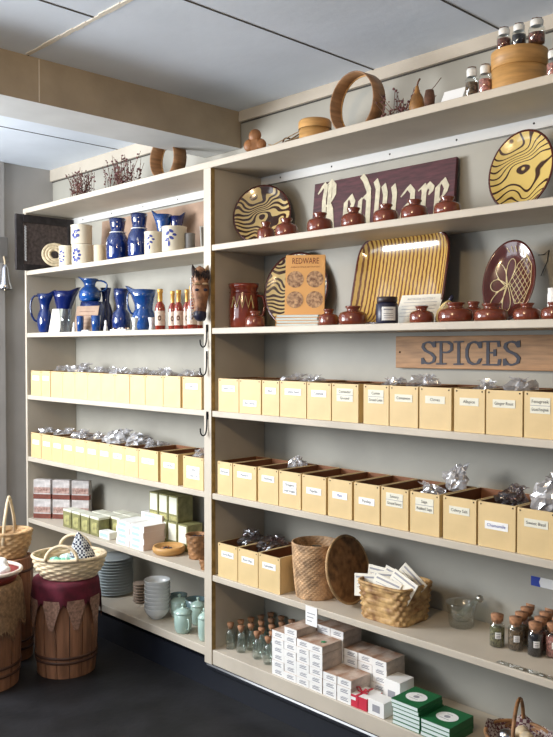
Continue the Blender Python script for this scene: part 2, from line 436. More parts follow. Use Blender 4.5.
m = MB(); m.box(-.02, XRU, -.004, .0215, .094, .1165, bev=.006); m.build('base_strip', 'kick_black', unit)
for x0, x1 in ((XL+.02, -.016), (.016, XRU-.021)):
    m = MB(); m.box(x0, x1, YB-.022, YB-.002, 2.128, 2.1635)
    x = x0+.12
    while x < x1: m.lathe([(.004, 0), (.003, .0015), (0, .002)], 8, 1, mtx=T(x, YB-.022, 2.147) @ RX(90)); x += .29
    m.build('cleat', ['cleat', 'seam_shadow_dark'], unit)

# ------------------------------------------------------------------ buff boxes standing in rows
def spice_box(x0, x1, z, h, label, group, dep=.215, y=.012, lab=None, labh=.70, labw=.62, labk='label_cream', ink='ink', lsplit=False, lh=.024):
    w = x1-x0; t = thing('storage_box', label, 'box', (x0, y, z+.0005), 0, group)
    th = .005
    m = MB()
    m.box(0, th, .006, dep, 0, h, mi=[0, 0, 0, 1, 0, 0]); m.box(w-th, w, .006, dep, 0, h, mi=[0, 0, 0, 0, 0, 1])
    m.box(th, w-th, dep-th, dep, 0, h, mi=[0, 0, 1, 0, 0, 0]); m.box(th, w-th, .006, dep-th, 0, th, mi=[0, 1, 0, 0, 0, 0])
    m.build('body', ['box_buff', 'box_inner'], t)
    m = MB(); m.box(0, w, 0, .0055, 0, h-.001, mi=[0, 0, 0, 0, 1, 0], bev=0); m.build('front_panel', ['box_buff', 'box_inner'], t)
    for xx in (.009, w-.009):
        MB().lathe([(.0028, 0), (.0022, .0012), (0, .0016)], 8, 0, mtx=T(xx, 0, h-.008) @ RX(90)).build('tack', 'tack', t)
    if lab:
        lw = w*labw; n = len(lab); hh = lh*(1.0 if n == 1 else 1.9)
        l = MB(); zz = h*labh
        l.box(w/2-lw/2, w/2+lw/2, -.0012, -.0002, zz-hh/2, zz+hh/2)
        if n > 1: l.box(w/2-lw/2, w/2+lw/2, -.0016, -.0011, zz-.0008, zz+.0008, mi=1)
        lo = l.build('label', [labk, 'grey_ink'], t)
        q = MB()
        for i, s in enumerate(lab):
            zc = zz if n == 1 else zz+hh*(.25-.5*i)
            text(q, s, .0135, T(w/2, -.0018, zc) @ FACE, 0, lw*.84)
        q.build('lettering', [ink], lo)
    return t
GR = ['buff boxes on the shelf under the SPICES board', 'buff boxes on the fourth shelf of the right bay', 'buff boxes beside the round basket', 'buff boxes on the fourth shelf of the left bay', 'buff boxes on the fifth shelf of the left bay']
HB = .135
BOXES = {}
def row(key, spans, z, h, where, labs, grp, **kw):
    n = len(spans)
    for i, (a, b) in enumerate(spans):
        lb = labs[i] if i < len(labs) else None
        k2 = dict(kw)
        if isinstance(lb, dict): k2.update(lb); txt = k2.pop('t')
        else: txt = lb
        what = ('buff box labelled ' + ' '.join(txt)) if txt and k2.get('named', False) else 'open buff box'
        k2.pop('named', None)
        lbl = '%s, %s from the left %s' % (what, ORD[i+1], where)
        spice_box(a, b, z, h+rnd.uniform(-.001, .001), lbl, grp, lab=txt, **k2)
    BOXES[key] = [((a+b)/2, z+h) for a, b in spans]
sp = lambda L, z, y=.012: [(XP(a, y, z)+.0008, XP(b, y, z)-.0008) for a, b in L]
C3 = ZT[3]+.09; C4 = ZT[4]+.09; C5 = ZT[5]+.09
row('r3', sp([(218.4, 238.8), (239.2, 260.9), (262, 279.3), (280, 306.3), (307, 331), (331.8, 358.4), (363.4, 388.8), (389.5, 418), (419.3, 451.5), (454, 484.9), (486, 522.7), (524, 557), (558.5, 594)], C3), ZT[3], HB,
    'in the row under the SPICES board',
    [dict(t=['Anise Seed'], labk='label_white'), dict(t=['Bay Leaves'], labk='label_white', labh=.3), dict(t=['Basil'], labk='label_white'), dict(t=['Celery Seed'], labk='label_white'), dict(t=['Cayenne'], labk='label_white'),
     ['Coriander', 'Ground'], ['Cumin', 'Ground Cumin'], ['Cinnamon'], ['Cloves'], ['Allspice'], ['Ginger Root'], ['Fenugreek', 'Ground Fenugreek'], ['Mace']], GR[0])
row('r4', sp([(217.5, 232.3), (233, 256.3), (258, 278.3), (279, 300.8), (302, 326), (328, 352), (354, 379.7), (381, 408.4), (410, 439.5), (443, 476.3), (478, 515.7), (517, 556), (557.5, 597)], C4), ZT[4], HB,
    'in the middle row of the right bay',
    [dict(t=['Marjoram'], labk='label_white'), dict(t=['Mustard'], labk='label_white'), dict(t=['Nutmeg'], labk='label_white'), dict(t=['Oregano', 'Greek Oregano'], labk='label_white', labh=.55), dict(t=['Paprika'], labk='label_white', labh=.58),
     dict(t=['Mint'], labk='label_white', ink='ink_blue', labh=.58), dict(t=['Parsley'], labk='label_white', labh=.55), ['Savory', 'Ground Savory'], ['Sage', 'Rubbed Sage'], ['Celery Salt'], dict(t=['Chamomile'], labk='label_white', ink='ink_blue', labh=.5), ['Sweet Basil'], ['Thyme']], GR[1])
row('r5', sp([(218, 237.5), (238, 258), (258.5, 280)], C5), ZT[5], HB+.005,
    'of the three beside the round basket', [dict(t=['Orris Root']), dict(t=['Rose Hips']), dict(t=['Lavender'])], GR[2], labk='label_white')
L3 = sp([(31, 41), (41.2, 50.3)], C3)
a, b = XP(50.8, .012, C3), XP(129.5, .012, C3)
L3 += [(a+(b-a)*i/6+.0008, a+(b-a)*(i+1)/6-.0008) for i in range(6)]
L3 += sp([(130, 145), (145.3, 163), (163.3, 180.4), (182.5, 201.5)], C3)
row('l3', L3, ZT[3], HB, 'in the upper row of the left bay', [dict(t=['Herbs'], labk='label_white'), dict(t=['Herbs'], labk='label_white')] + [None]*9 + [dict(t=['Pepper'], labk='label_white')], GR[3])
L4 = sp([(31, 41)], C4)
a, b = XP(41.3, .012, C4), XP(138, .012, C4)
L4 += [(a+(b-a)*i/8+.0008, a+(b-a)*(i+1)/8-.0008) for i in range(8)]
L4 += sp([(138.3, 158), (160.5, 178), (183, 203.5)], C4)
row('l4', L4, ZT[4], HB, 'in the lower row of the left bay',
    [dict(t=[s], labk='label_white', labh=.62) for s in ('Teas', 'Mint Tea', 'Oolong', 'Assam', 'Jasmine', 'Nettle', 'Linden', 'Rooibos', 'Green Tea', 'Earl Grey')] + [dict(t=['Darjeeling'], labk='label_white', labh=.6), dict(t=['Ceylon', 'Ceylon Tea'], labk='label_white', labh=.5, lh=.028)], GR[4])

# ------------------------------------------------------------------ crumpled clear bags lying in the boxes
def bag(x, y, z, sx, sy, sz, film, label, group, fill=None, rz=0, seed=0, spike=.35):
    t = thing('plastic_bag', label, 'bag', (x, y, z), rz, group); r = random.Random(seed)
    off = Vector((seed*3.1, seed*1.7, seed*.9))
    def crump(p):                                      # faceted, ridged cellophane
        u = Vector((p.x/1, p.y/1, p.z/1)); d = u.normalized() if u.length > 0 else u
        k = 1+.55*noise.noise(d*2.2+off)+.42*abs(noise.noise(d*5.5+off))+r.uniform(-.07, .07)
        return Vector((d.x*sx*k, d.y*sy*k, max(-sz*.9, d.z*sz*k*1.25)))
    m = MB(); m.sphere((0, 0, sz*.8), 1, 0, 17, 11, (1, 1, 1), fn=crump); m.sm = [False]*len(m.f); m.build('film', film, t)
    vs = []; n = 15                                    # the gathered, flared neck
    cx_, cy_ = sx*r.uniform(-.3, .5), sy*r.uniform(-.3, .3); lx, ly = r.uniform(-.5, .5)*sx, r.uniform(-.4, .4)*sy
    for i, (q, h) in enumerate(((.55, 1.2), (.18, 1.75), (.42, 2.15), (.75, 2.45))):
        for j in range(n):
            aa = 2*PI*j/n; w = q*sx*(1+r.uniform(-.35, .35)*(i > 1)); hh = h+r.uniform(-.25, .25)*(i > 1)
            vs.append((cx_+lx*i/3+w*math.cos(aa), cy_+ly*i/3+w*math.sin(aa)*.55, sz*hh))
    fs = [[i*n+j, i*n+(j+1) % n, (i+1)*n+(j+1) % n, (i+1)*n+j] for i in range(3) for j in range(n)]
    MB().add(vs, fs, 0, False).build('neck', film, t)
    if fill: MB().sphere((0, 0, sz*.5), 1, 0, 14, 8, (sx*.8, sy*.8, sz*.5)).build('contents', fill, t)
    return t
BG = 'cellophane bags in the buff boxes'
def bagin(key, i, what, film='film', fill='spice_brown', y=.12, sx=.042, sy=.062, sz=.027, up=0, rz=90, n=0):
    x, z = BOXES[key][i]
    where = {'r3': 'row under the SPICES board', 'r4': 'middle row of the right bay', 'r5': 'row beside the round basket', 'l3': 'upper row of the left bay', 'l4': 'lower row of the left bay'}[key]
    bag(x, y, z-.045+up, sx, sy, sz, film, '%s in the %s box, %s' % (what, ORD[i+1], where), BG, fill, seed=i*7+len(key)+ord(key[1])+n, rz=rnd.uniform(-15, 15))
for i, (what, fl, fi) in {2: ('clear bag of rusty bark', 'film', 'gourd'), 3: ('crumpled clear bag', 'film', 'spice_brown'), 6: ('limp clear bag', 'film', 'spice_brown'), 7: ('tall spiky clear bag', 'film', 'spice_red'), 9: ('flat clear bag', 'film', 'spice_green'), 10: ('shiny silvery bag', 'film_silver', None)}.items():
    bagin('r3', i, what, fl, fi, up=.012 if i in (7, 10) else 0)
for i, (what, fl, fi) in {2: ('small silvery bag', 'film_silver', None), 8: ('small white plastic bag', 'film', None), 9: ('shiny silver bag', 'film_silver', None), 11: ('dark clear bag', 'film_dark', 'spice_black'), 12: ('big crinkled silver bag', 'film_silver', None)}.items():
    if i == 2: bagin('r4', i, what, fl, fi, y=.17, sx=.03, sy=.03, sz=.02, up=.03)
    elif i == 9: bagin('r4', 8, what, fl, fi, n=3, y=.19, sx=.035, sy=.025, sz=.035, up=.035)
    elif i == 8: bagin('r4', 8, what, fl, fi, y=.055, sx=.035, sy=.03, sz=.02, up=.022)
    elif i == 11: bagin('r4', 10, what, fl, fi, y=.10, sx=.04, sy=.05, sz=.03, up=.015)
    else: bagin('r4', 11, what, fl, fi, y=.09, sx=.045, sy=.04, sz=.04, up=.035)
bagin('r5', 0, 'bag of dark pods', 'film_dark', 'nuts_dark', y=.14, up=.018)
bagin('r5', 1, 'loose brown clear bag', 'film_dark', 'spice_brown', y=.15, up=.015)
for i in range(1, 12):
    bagin('l3', i, 'crumpled clear bag', 'film' if i != 2 else 'film_silver', 'spice_brown' if i in (5, 9) else None, up=.018 if i in (2, 11) else .006, y=.09+.03*(i % 3))
for i in range(0, 9):
    bagin('l4', i, 'crinkled grey clear bag', 'film_silver' if i in (5, 6, 7) else 'film', 'spice_black' if i % 2 else 'spice_brown', up=.03 if i in (5, 6, 7) else .004, y=.10+.03*(i % 3), sx=.06 if i in (5, 6, 7) else .045)
bagin('l4', 11, 'pinkish clear bag', 'film', 'hide_tan', up=.02, y=.09)

# ================================================================== things on the upper shelves
def YP(px, x, z):
    a = px - 276.5; dx = x - CAM.x; dz = z - CAM.z
    return CAM.y + (a*(dx*cF.x + dz*cF.z) - FPX*dx*cR.x) / (FPX*cR.y - a*cF.y)
LEFT, RIGHT, FRONT = 225.9, 45.9, 45.9        # headings as seen from the aisle
def sp_h(px0, px1, pt, y, z):
    x, r = SPAN(px0, px1, y, z+.03)
    return x, r, ZP(pt, x, y)-z

def hoop(px, pt, y, z, rz, label, band=.06):
    x = XP(px, y, z+.08); d = ZP(pt, x, y)-z; R = d/2
    t = thing('bentwood_hoop', label, 'hoop', (x, y, z), rz, 'bentwood hoops on the top shelf')
    m = MB(T(0, 0, R+.0005) @ RX(90))
    m.lathe([(R-.0045, -band/2), (R, -band/2), (R, band/2), (R-.0045, band/2), (R-.0045, -band/2)], 48, 0, cap=False)
    m.build('band', 'bentwood', t)
    m = MB(T(0, 0, R+.0005) @ RX(90))
    pts = [((R-.0058)*math.cos(PI*2*j/40), (R-.0058)*math.sin(PI*2*j/40), -band/2+.006) for j in range(40)]
    m.tube(pts, .003, 6, closed=True); m.build('inner_ring', 'boxwood', t)
hoop(357, 73.5, .115, ZT[0], -4, 'round bentwood hoop standing on edge on the top shelf of the right bay')
hoop(168, 139, .10, ZT[0], 0, 'bentwood hoop standing partly hidden behind the ceiling beam', .07)

def sprigs(x, y, z, wx, h, n, mats, name, label, cat, flop=.5, blob=.0035, wy=.05, seed=1, nblob=4):
    r = random.Random(seed); t = thing(name, label, cat, (x, y, z))
    s = MB(); b = MB()
    for i in range(n):
        bx = r.uniform(-wx, wx); by = r.uniform(-wy, wy); hh = h*r.uniform(.5, 1); lx = r.uniform(-1, 1)*flop*hh; ly = r.uniform(-.6, .6)*flop*hh
        pts = [(bx, by, .001), (bx+lx*.3, by+ly*.3, hh*.5), (bx+lx, by+ly, hh)]
        s.tube(pts, .0011, 5)
        for q in range(nblob):
            k = r.uniform(.35, 1); p = (bx+lx*k*k+r.uniform(-.006, .006), by+ly*k*k+r.uniform(-.006, .006), max(blob, hh*k))
            b.sphere(p, blob*r.uniform(.7, 1.4), 0, 7, 5)
    s.build('stems', mats[0], t); b.build('blossoms', mats[1], t)
    return t
x0 = XP(268-4, .10, 2.2)
# carved trefoil
x, r, h = sp_h(245, 265, 129, .08, ZT[0])
t = thing('carved_ornament', 'small carved wooden trefoil standing by the beam end', 'ornament', (x, .08, ZT[0]), 30)
m = MB()
for cx_, cz_, rr in ((-r*.55, h*.42, h*.23), (r*.55, h*.42, h*.23), (0, h*.76, h*.24)):
    m.sphere((cx_, 0, cz_), rr, 0, 14, 9, (1, .55, 1))
m.box(-r*.35, r*.35, -.012, .012, .01, h*.6); m.build('trefoil', 'carved_wood', t)
MB().box(-r*.7, r*.7, -.016, .016, 0, .014, bev=.003).build('foot', 'carved_wood', t)
# straw bundle and the small round wooden box
x, r, h = sp_h(273, 300, 118, .09, ZT[0])
t = thing('dried_bundle', 'straggly dried stems lying beside the small round wooden box', 'dried plant', (x, .10, ZT[0]))
m = MB(); rr = random.Random(3)
for i in range(26):
    a0 = rr.uniform(-.5, .5); zz = rr.uniform(.004, .045)
    m.tube([(-r*1.1+rr.uniform(-.02, .02), -.03+a0*.06, .003+rr.uniform(0, .02)), (0, a0*.05, zz), (r*1.2+rr.uniform(0, .05), a0*.08, zz+rr.uniform(-.002, .03))], .0018, 5)
m.build('stems', 'dried_straw', t)
m = MB(); m.tube([(0, .03*math.cos(a*PI/8), .024+.024*math.sin(a*PI/8)) for a in range(16)], .003, 6, closed=True); m.build('tie', 'dried_brown', t)
x, r, h = sp_h(299, 331, 121, .11, ZT[0])
t = thing('round_wooden_box', 'small squat orange wooden box on the top shelf left of the big hoop', 'box', (x, .11, ZT[0]))
MB().lathe([(r*.95, 0), (r, .004), (r, h*.62)], 28).build('body', 'boxwood', t)
MB().lathe([(r*1.04, h*.63), (r*1.04, h*.92), (r*.96, h), (0, h*1.02)], 28, cap=False).build('lid', 'boxwood', t)
# dried flowers, gourd, pod, card
x, r, h = sp_h(383, 414, 86, .10, ZT[0])
sprigs(x, .11, ZT[0], .045, h*.9, 26, ('dried_brown', 'dried_pink'), 'dried_flowers', 'dry brown flower sprigs lying right beside the big bentwood hoop', 'dried plant', .7, seed=4)
x, r, h = sp_h(409, 425, 86, .10, ZT[0])
t = thing('dried_gourd', 'small orange-brown dried gourd between the dry sprigs and the white card', 'gourd', (x, .10, ZT[0]))
MB().lathe([(.001, 0), (r*.7, h*.06), (r, h*.35), (r*.8, h*.62), (r*.35, h*.82), (r*.18, h)], 18).build('body', 'gourd', t)
MB().tube([(0, 0, h*.98), (.004, 0, h*1.12), (.012, 0, h*1.2)], .003, 6).build('stem', 'dried_brown', t)
x, r, h = sp_h(424, 435, 89, .10, ZT[0])
t = thing('dried_pod', 'dark dried seed pod standing next to the small gourd', 'dried plant', (x, .10, ZT[0]))
MB().lathe([(r*.4, 0), (r*.9, h*.3), (r, h*.7), (r*.75, h*.95), (.001, h*.9)], 14).build('pod', 'dried_brown', t)
MB().tube([(0, 0, h*.9), (.02, 0, h*1.05), (.045, 0, h*1.3)], .0013, 5).build('stem', 'dried_brown', t)
x0, x1 = XP(438, .07, 2.2), XP(465, .07, 2.2); hh = ZP(83, x1, .08)-ZT[0]
t = thing('card', 'blank white card leaning back on the top shelf beside two small jars', 'card', (x0, .07, ZT[0]))
MB(RX(-28)).box(.0, x1-x0-.02, 0, .002, .001, hh*1.12).build('sheet', 'paper_white', t)
MB().box(.02, .05, .055, .058, .0, hh*.6, bev=0).build('stand', 'paper_white', t)

def jar(x, y, z, r, h, fill, label, group, lid='white', level=.62, name='spice_jar', lab=False, gl='glass', rz=FRONT, cat='jar'):
    t = thing(name, label, cat, (x, y, z), rz, group)
    zb = h*.80
    outer = [(.0005, .0012), (r*.9, .0012), (r, r*.12), (r, h*.60), (r*.95, h*.68), (r*.66, h*.76), (r*.64, zb)]
    inner = [(q*.9 if q > .001 else q, max(zz, .004)) for q, zz in outer]
    m = MB(); m.lathe(outer, 22, cap=False); m.build('glass', gl, t)
    if fill:
        lv = h*level
        pr = [(.0005, .003), (r*.88, .003), (r*.93, r*.15), (r*.93, min(lv, h*.58))] + ([(r*.6, lv)] if lv > h*.68 else []) + [(.0005, lv*1.01)]
        MB().lathe(pr, 20, cap=False).build('contents', fill, t)
    if lid == 'white':
        MB().lathe([(r*.70, zb-.004), (r*.78, zb), (r*.80, h*.95), (r*.7, h), (.0005, h)], 20, cap=False).build('lid', 'jar_lid_white', t)
        k = MB(); k.tube([(-r*.55, 0, h+.002), (0, 0, h+.005), (r*.6, 0, h+.004)], r*.16, 6); k.build('tie', 'dried_brown', t)
    else:
        MB().lathe([(r*.58, zb-h*.06), (r*.62, zb), (r*.78, zb+.001), (r*.86, h), (.0005, h)], 18, cap=False).build('cork', 'cork', t)
    if lab:
        m = MB(); n = 6; a0, a1 = -112, -68
        vs = [((r+.0006)*math.cos(math.radians(a0+(a1-a0)*i/n)), (r+.0006)*math.sin(math.radians(a0+(a1-a0)*i/n)), zz) for zz in (h*.30, h*.50) for i in range(n+1)]
        m.add(vs, [[i, i+1, n+2+i, n+1+i] for i in range(n)], 0, True)
        lo = m.build('label', 'label_white', t)
        q = MB()
        for zz in (h*.44, h*.385, h*.34):
            vs = [((r+.0010)*math.cos(math.radians(a)), (r+.0010)*math.sin(math.radians(a)), zz+dz) for dz in (-h*.012, h*.012) for a in (-104, -97, -90, -83, -76)]
            q.add(vs, [[i, i+1, 6+i, 5+i] for i in range(4)], 0, True)
        q.build('print', 'grey_ink', lo)
    return t
JG = 'white-capped spice jars on the top shelf'
for p0, p1, pt, y, f, lab in ((465, 478.5, 69, .07, 'spice_brown', 'white-capped jar of brown spice, left of two beside the white card'), (478.5, 492, 66, .07, 'spice_pink', 'white-capped jar of pinkish spice between brown spice jar and round wooden box'),
                         (546.5, 560, 51, .07, 'spice_pink', 'white-capped jar standing right of the big round wooden box')):
    x, r, h = sp_h(p0, p1, pt, y, ZT[0]); jar(x, y, ZT[0], r*.98, h, f, lab, JG)
x, r, h = sp_h(492, 546, 53, .125, ZT[0]); zb = ZT[0]+h
t = thing('round_wooden_box', 'large round light wooden box carrying three white-capped jars', 'box', (x, .125, ZT[0]))
MB().lathe([(r*.985, 0), (r, .003), (r, h*.6)], 40).build('body', 'boxwood', t)
MB().lathe([(r*1.0, h*.605), (r*1.025, h*.61), (r*1.025, h-.003), (r*1.015, h-.0005), (.0005, h-.0005)], 40, cap=False).build('lid', 'boxwood', t)
for i, (p0, p1, pt, f, lab) in enumerate(((497, 511, 29, 'spice_red', 'left jar of three on the round wooden box, reddish spice'), (512, 526, 25, 'spice_black', 'middle jar of three on the round wooden box, nearly black spice'), (528.5, 545, 20, 'spice_red', 'right jar of three on the round wooden box, half full'))):
    y = .10; x, r = SPAN(p0, p1, y, zb+.04); jar(x, y, zb, r, ZP(pt, x, y)-zb, f, lab, JG, level=.45 if i == 2 else .66)
# dried heather, left bay top
for i, (p0, p1, pt, lab) in enumerate(((66, 92, 170, 'dry purplish heather sprigs at the left end of the top shelf'), (100, 140, 156, 'taller dry heather bunch on the top shelf left of the beam'))):
    x, r, h = sp_h(p0, p1, pt, .11, ZT[0])
    sprigs(x, .12, ZT[0], r*.9, h, 46, ('dried_brown', 'dried_pink'), 'dried_heather', lab, 'dried plant', .5, seed=20+i, nblob=6)

# ------------------------------------------------------------------ plates and platter
def plate(px0, px1, pt, pb, y, z, rz, tilt, mats, label, name='plate', lift=0, facing=False, wid=None, oval=None):
    xc, hw = SPAN(px0, px1, y, z+.1)
    if not facing: hw = (XP(px1, y, z+.1)-XP(px0, y, z+.1))/2
    hh = (ZP(pt, xc, y)-z-lift)/2/math.cos(math.radians(tilt))
    if wid: hw = wid/2
    t = thing(name, label, name.split('_')[-1], (xc, y, z+lift), rz, 'slip-decorated plates on the redware shelves')
    mt = T(0, 0, hh*math.cos(math.radians(tilt))+.0005) @ RX(90-tilt)
    prof = [(.0005, -.006), (.60, -.005), (.80, .004), (.94, .012), (.97, .013), (1.0, .011), (.97, .004), (.60, -.013), (.0005, -.014)]
    mis = [0, 0, 0, 1, 1, 2, 2, 2]
    def f(p, a, r, zz): return Vector((p.x*hw, p.y*hh, zz))
    MB(mt).lathe(prof, 56, fn=f, mis=mis, cap=False).build('dish', mats, t)
    return t, hw, hh, mt
plate(232.5, 292.5, 184.5, 237, .19, ZT[1], 32, 14, ['marble_brown', 'plate_dark', 'plate_back'], 'brown and cream marbled plate leaning left of the maroon sign', facing=True)
plate(490.5, 553, 129, 203, .20, ZT[1], 4, 14, ['marble_gold', 'plate_dark', 'plate_back'], 'gold and brown marbled plate leaning right of the maroon sign')
plate(262, 332, 252, 318, .235, ZT[2], 20, 12, ['marble_brown', 'plate_dark', 'plate_back'], 'brown marbled plate standing half hidden behind the orange book', facing=True)
t, hw, hh, mt = plate(484.5, 535.5, 240, 318, .20, ZT[2], 4, 14, ['plate_dark', 'plate_dark', 'plate_back'], 'dark red plate with trailed cream flower and lattice')
s = MB(mt)
def dz(x, y):
    q = math.hypot(x/hw, y/hh); return (-.005 if q < .6 else -.005+(q-.6)/.2*.009 if q < .8 else .004+(q-.8)/.14*.008)+.0008
def slip(pts, r=.0012): s.tube([(x*hw, y*hh, dz(x*hw, y*hh)) for x, y in pts], r, 5, flat=.6)
def petal(a, L, wd):
    c, sn = math.cos(math.radians(a)), math.sin(math.radians(a)); P = []
    for i in range(17):
        q = i/16*2*PI; u = L*(1-math.cos(q))/2; v = wd*math.sin(q)*(.4+.6*(1-math.cos(q))/2); P.append((-.12+u*c-v*sn, -.1+u*sn+v*c))
    return P
for a in (80, 130, 178, 228, 278): slip(petal(a, .68 if a != 178 else .6, .20))
for a in (105, 154, 203, 253): slip([(-.12+.1*math.cos(math.radians(a)), -.1+.1*math.sin(math.radians(a))), (-.12+.45*math.cos(math.radians(a)), -.1+.45*math.sin(math.radians(a)))])
edge = [(-.05, -.05), (.2, .42), (.55, .62), (.78, .35), (.8, -.1), (.62, -.55), (.25, -.55), (-.05, -.05)]
slip(edge)
def inside(x, y):
    c = False
    for (ax, ay), (bx, by) in zip(edge[:-1], edge[1:]):
        if (ay > y) != (by > y) and x < (bx-ax)*(y-ay)/(by-ay)+ax: c = not c
    return c
for dx, dy in ((1, 1), (1, -1)):
    for k in range(-9, 10):
        run = []
        for i in range(-40, 41):
            u = i/30; x = u*dx*.7+k*.135*dy*.72+.35; y = u*dy*.7-k*.135*dx*.72
            if inside(x, y): run.append((x, y))
        if len(run) > 2: slip([run[0], run[len(run)//2], run[-1]], .0009)
for i in range(7):
    a = 40+i*11; slip([(.86*math.cos(math.radians(a)), .86*math.sin(math.radians(a))), (.72*math.cos(math.radians(a-5)), .72*math.sin(math.radians(a-5)))], .0011)
s.build('slip_trail', 'slip_cream', t)
# square striped platter
y = .205; x0, x1 = XP(356, y, ZT[2]+.03), XP(449.5, y, ZT[2]+.1); hw = (x1-x0)/2; xc = (x0+x1)/2; tl = 13
hh = (ZP(234.5, xc, y+.06)-ZT[2])/2/math.cos(math.radians(tl))
t = thing('platter', 'big square yellow platter with brown vertical stripes and white glare', 'platter', (xc, y, ZT[2]), 0)
mt = T(0, 0, hh*math.cos(math.radians(tl))+.0005) @ RX(90-tl)
def sup(p, a, r, zz):
    c, s_ = math.cos(a), math.sin(a); e = 2/5.0
    return Vector((math.copysign(abs(c)**e, c)*r*hw, math.copysign(abs(s_)**e, s_)*r*hh, zz))
MB(mt).lathe([(.0005, -.014), (.5, -.013), (.76, -.009), (.88, .002), (.955, .017), (.975, .019), (1.0, .016), (.97, .006), (.80, -.016), (.0005, -.022)], 96, fn=sup, mis=[0, 0, 0, 0, 1, 1, 2, 2, 2], cap=False).build('dish', ['platter_stripes', 'plate_dark', 'plate_back'], t)

# ------------------------------------------------------------------ small redware pots
def pot(px0, px1, pt, y, z, label, grp):
    x, r, h = sp_h(px0, px1, pt, y, z)
    t = thing('redware_pot', label, 'pot', (x, y, z), 0, grp)
    MB().lathe([(.0005, .0005), (r*.90, .0005), (r*.97, h*.06), (r, h*.22), (r*.98, h*.50), (r*.86, h*.64), (r*.60, h*.71), (r*.44, h*.75)], 28, cap=False).build('body', 'redware', t)
    MB().lathe([(r*.44, h*.75), (r*.41, h*.82), (r*.54, h*.94), (r*.52, h), (r*.42, h), (r*.34, h*.9), (r*.32, h*.76)], 24, cap=False).build('neck', 'redware', t)
G1, G2 = 'small redware pots on the sign shelf', 'small redware pots on the platter shelf'
for i, (a, b, c, y) in enumerate(((257, 275, 222, .10), (275, 298, 218.5, .06), (307, 333, 213, .06), (341, 366, 208, .06), (373, 398.5, 204.5, .06), (401, 428, 200, .06), (434, 461, 197, .06))):
    pot(a, b, c, y, ZT[1], 'squat redware pot, %s from the left on the shelf with the maroon sign' % ORD[i+1], G1)
for a, b, c, y, lab in ((245, 265, 311, .06, 'squat redware pot in front of the tall red jug'), (318.5, 339, 309, .06, 'squat redware pot just right of the small book stack'), (338.5, 367.5, 306, .05, 'wide redware pot in front of the platter\'s left corner'),
                   (409.5, 434, 306, .05, 'redware pot in front of the white leaflet'), (438, 473, 302.5, .06, 'broad redware pot right of the tan scoop'), (462, 485, 301.5, .16, 'redware pot set back behind the front row, left of the lattice plate'),
                   (474, 508, 303.5, .06, 'redware pot in front of the lattice plate\'s left half'), (513.5, 541, 303, .05, 'redware pot in front of the lattice plate\'s right edge'), (541.5, 568, 302, .04, 'redware pot at the right end of the platter shelf, below the white crock')):
    pot(a, b, c, y, ZT[2], lab, G2)
# white crock far right
x, r, h = sp_h(547.5, 560, 288, .15, ZT[2])
t = thing('crock', 'small white crock at the right edge behind a redware pot', 'pot', (x, .15, ZT[2]))
MB().lathe([(r*.9, 0), (r, .01), (r, h*.8), (r*.9, h*.86), (r*.95, h), (r*.8, h), (r*.8, h*.5), (.0005, h*.5)], 22, cap=False).build('body', 'box_white', t)
# red jug with yellow zigzag
x, r, h = sp_h(228, 259.5, 284, .13, ZT[2])
t = thing('redware_jug', 'tall redware jug with a trailed yellow zigzag band', 'jug', (x, .13, ZT[2]), FRONT)
MB().lathe([(.0005, .001), (r*.86, .001), (r*.93, h*.05), (r*.97, h*.25), (r*.95, h*.62), (r*.88, h*.78), (r*.86, h*.86), (r*.97, h*.93), (r*.99, h), (r*.88, h), (r*.8, h*.85), (r*.85, h*.3), (.0005, h*.28)], 36, cap=False).build('body', 'redware_jug', t)
s = MB(); pts = []
for i in range(9):
    a = math.radians(-135+85*i/8); q = r*.985+.0012; pts.append((q*math.cos(a), q*math.sin(a), h*(.70 if i % 2 else .46)+h*.02*math.sin(i*3)))
s.tube(pts, .0034, 6); s.build('slip_zigzag', 'slip_yellow', t)
for zz in (.80, .90):
    pts = [(r*.915*math.cos(PI*2*j/32), r*.915*math.sin(PI*2*j/32), h*zz) for j in range(32)]
    MB().tube(pts, .0022, 6, closed=True).build('ridge', 'redware_jug', t)
m = MB(T(r*.85, 0, 0)); m.tube([(0, 0, h*.74), (r*.35, 0, h*.72), (r*.5, 0, h*.52), (r*.35, 0, h*.3), (.005, 0, h*.24)], .006, 8); m.build('handle', 'redware_jug', t)
# orange book on stacked booklets
zs = ZT[2]+.0005; bx = XP(297, .07, ZT[2]+.02)
for i in range(4):
    t = thing('booklet', 'flat booklet, %s from the top of the stack under the orange book' % ORD[4-i], 'book', (bx+rnd.uniform(-.003, .003), .085, zs), 30+rnd.uniform(-2, 2), 'booklets under the orange book')
    th = .0105; m = MB(); m.box(-.082, .082, -.05, .06, 0, .0012); m.box(-.082, .082, -.05, .06, th-.0012, th); m.box(-.083, -.081, -.05, .06, 0, th)
    m.build('cover', 'book_orange', t); MB().box(-.0805, .080, -.049, .059, .0013, th-.0013).build('pages', 'page_edge', t)
    zs += th+.0004
x0 = XP(308, .10, ZT[2]+.1); bw, bh = .150, ZP(254, x0, .12)-zs
t = thing('book', 'orange paperback titled REDWARE showing four round dishes on its cover', 'book', (x0, .080, zs), 36)
mt = RX(-9); fc = mt @ FACE
m = MB(mt); m.box(-bw/2, bw/2, 0, .0012, 0, bh); m.box(-bw/2, bw/2, .0168, .018, 0, bh); m.box(-bw/2-.001, -bw/2, 0, .018, 0, bh); m.build('cover', 'book_orange', t)
MB(mt).box(-bw/2, bw/2-.002, .0013, .0167, .002, bh-.002).build('pages', 'paper_tan', t)
m = MB(); text(m, 'REDWARE', .033, T(0, 0, 0) @ mt @ T(0, -.0006, bh*.895) @ FACE, 0, bw*.68); m.build('title', 'book_title', t)
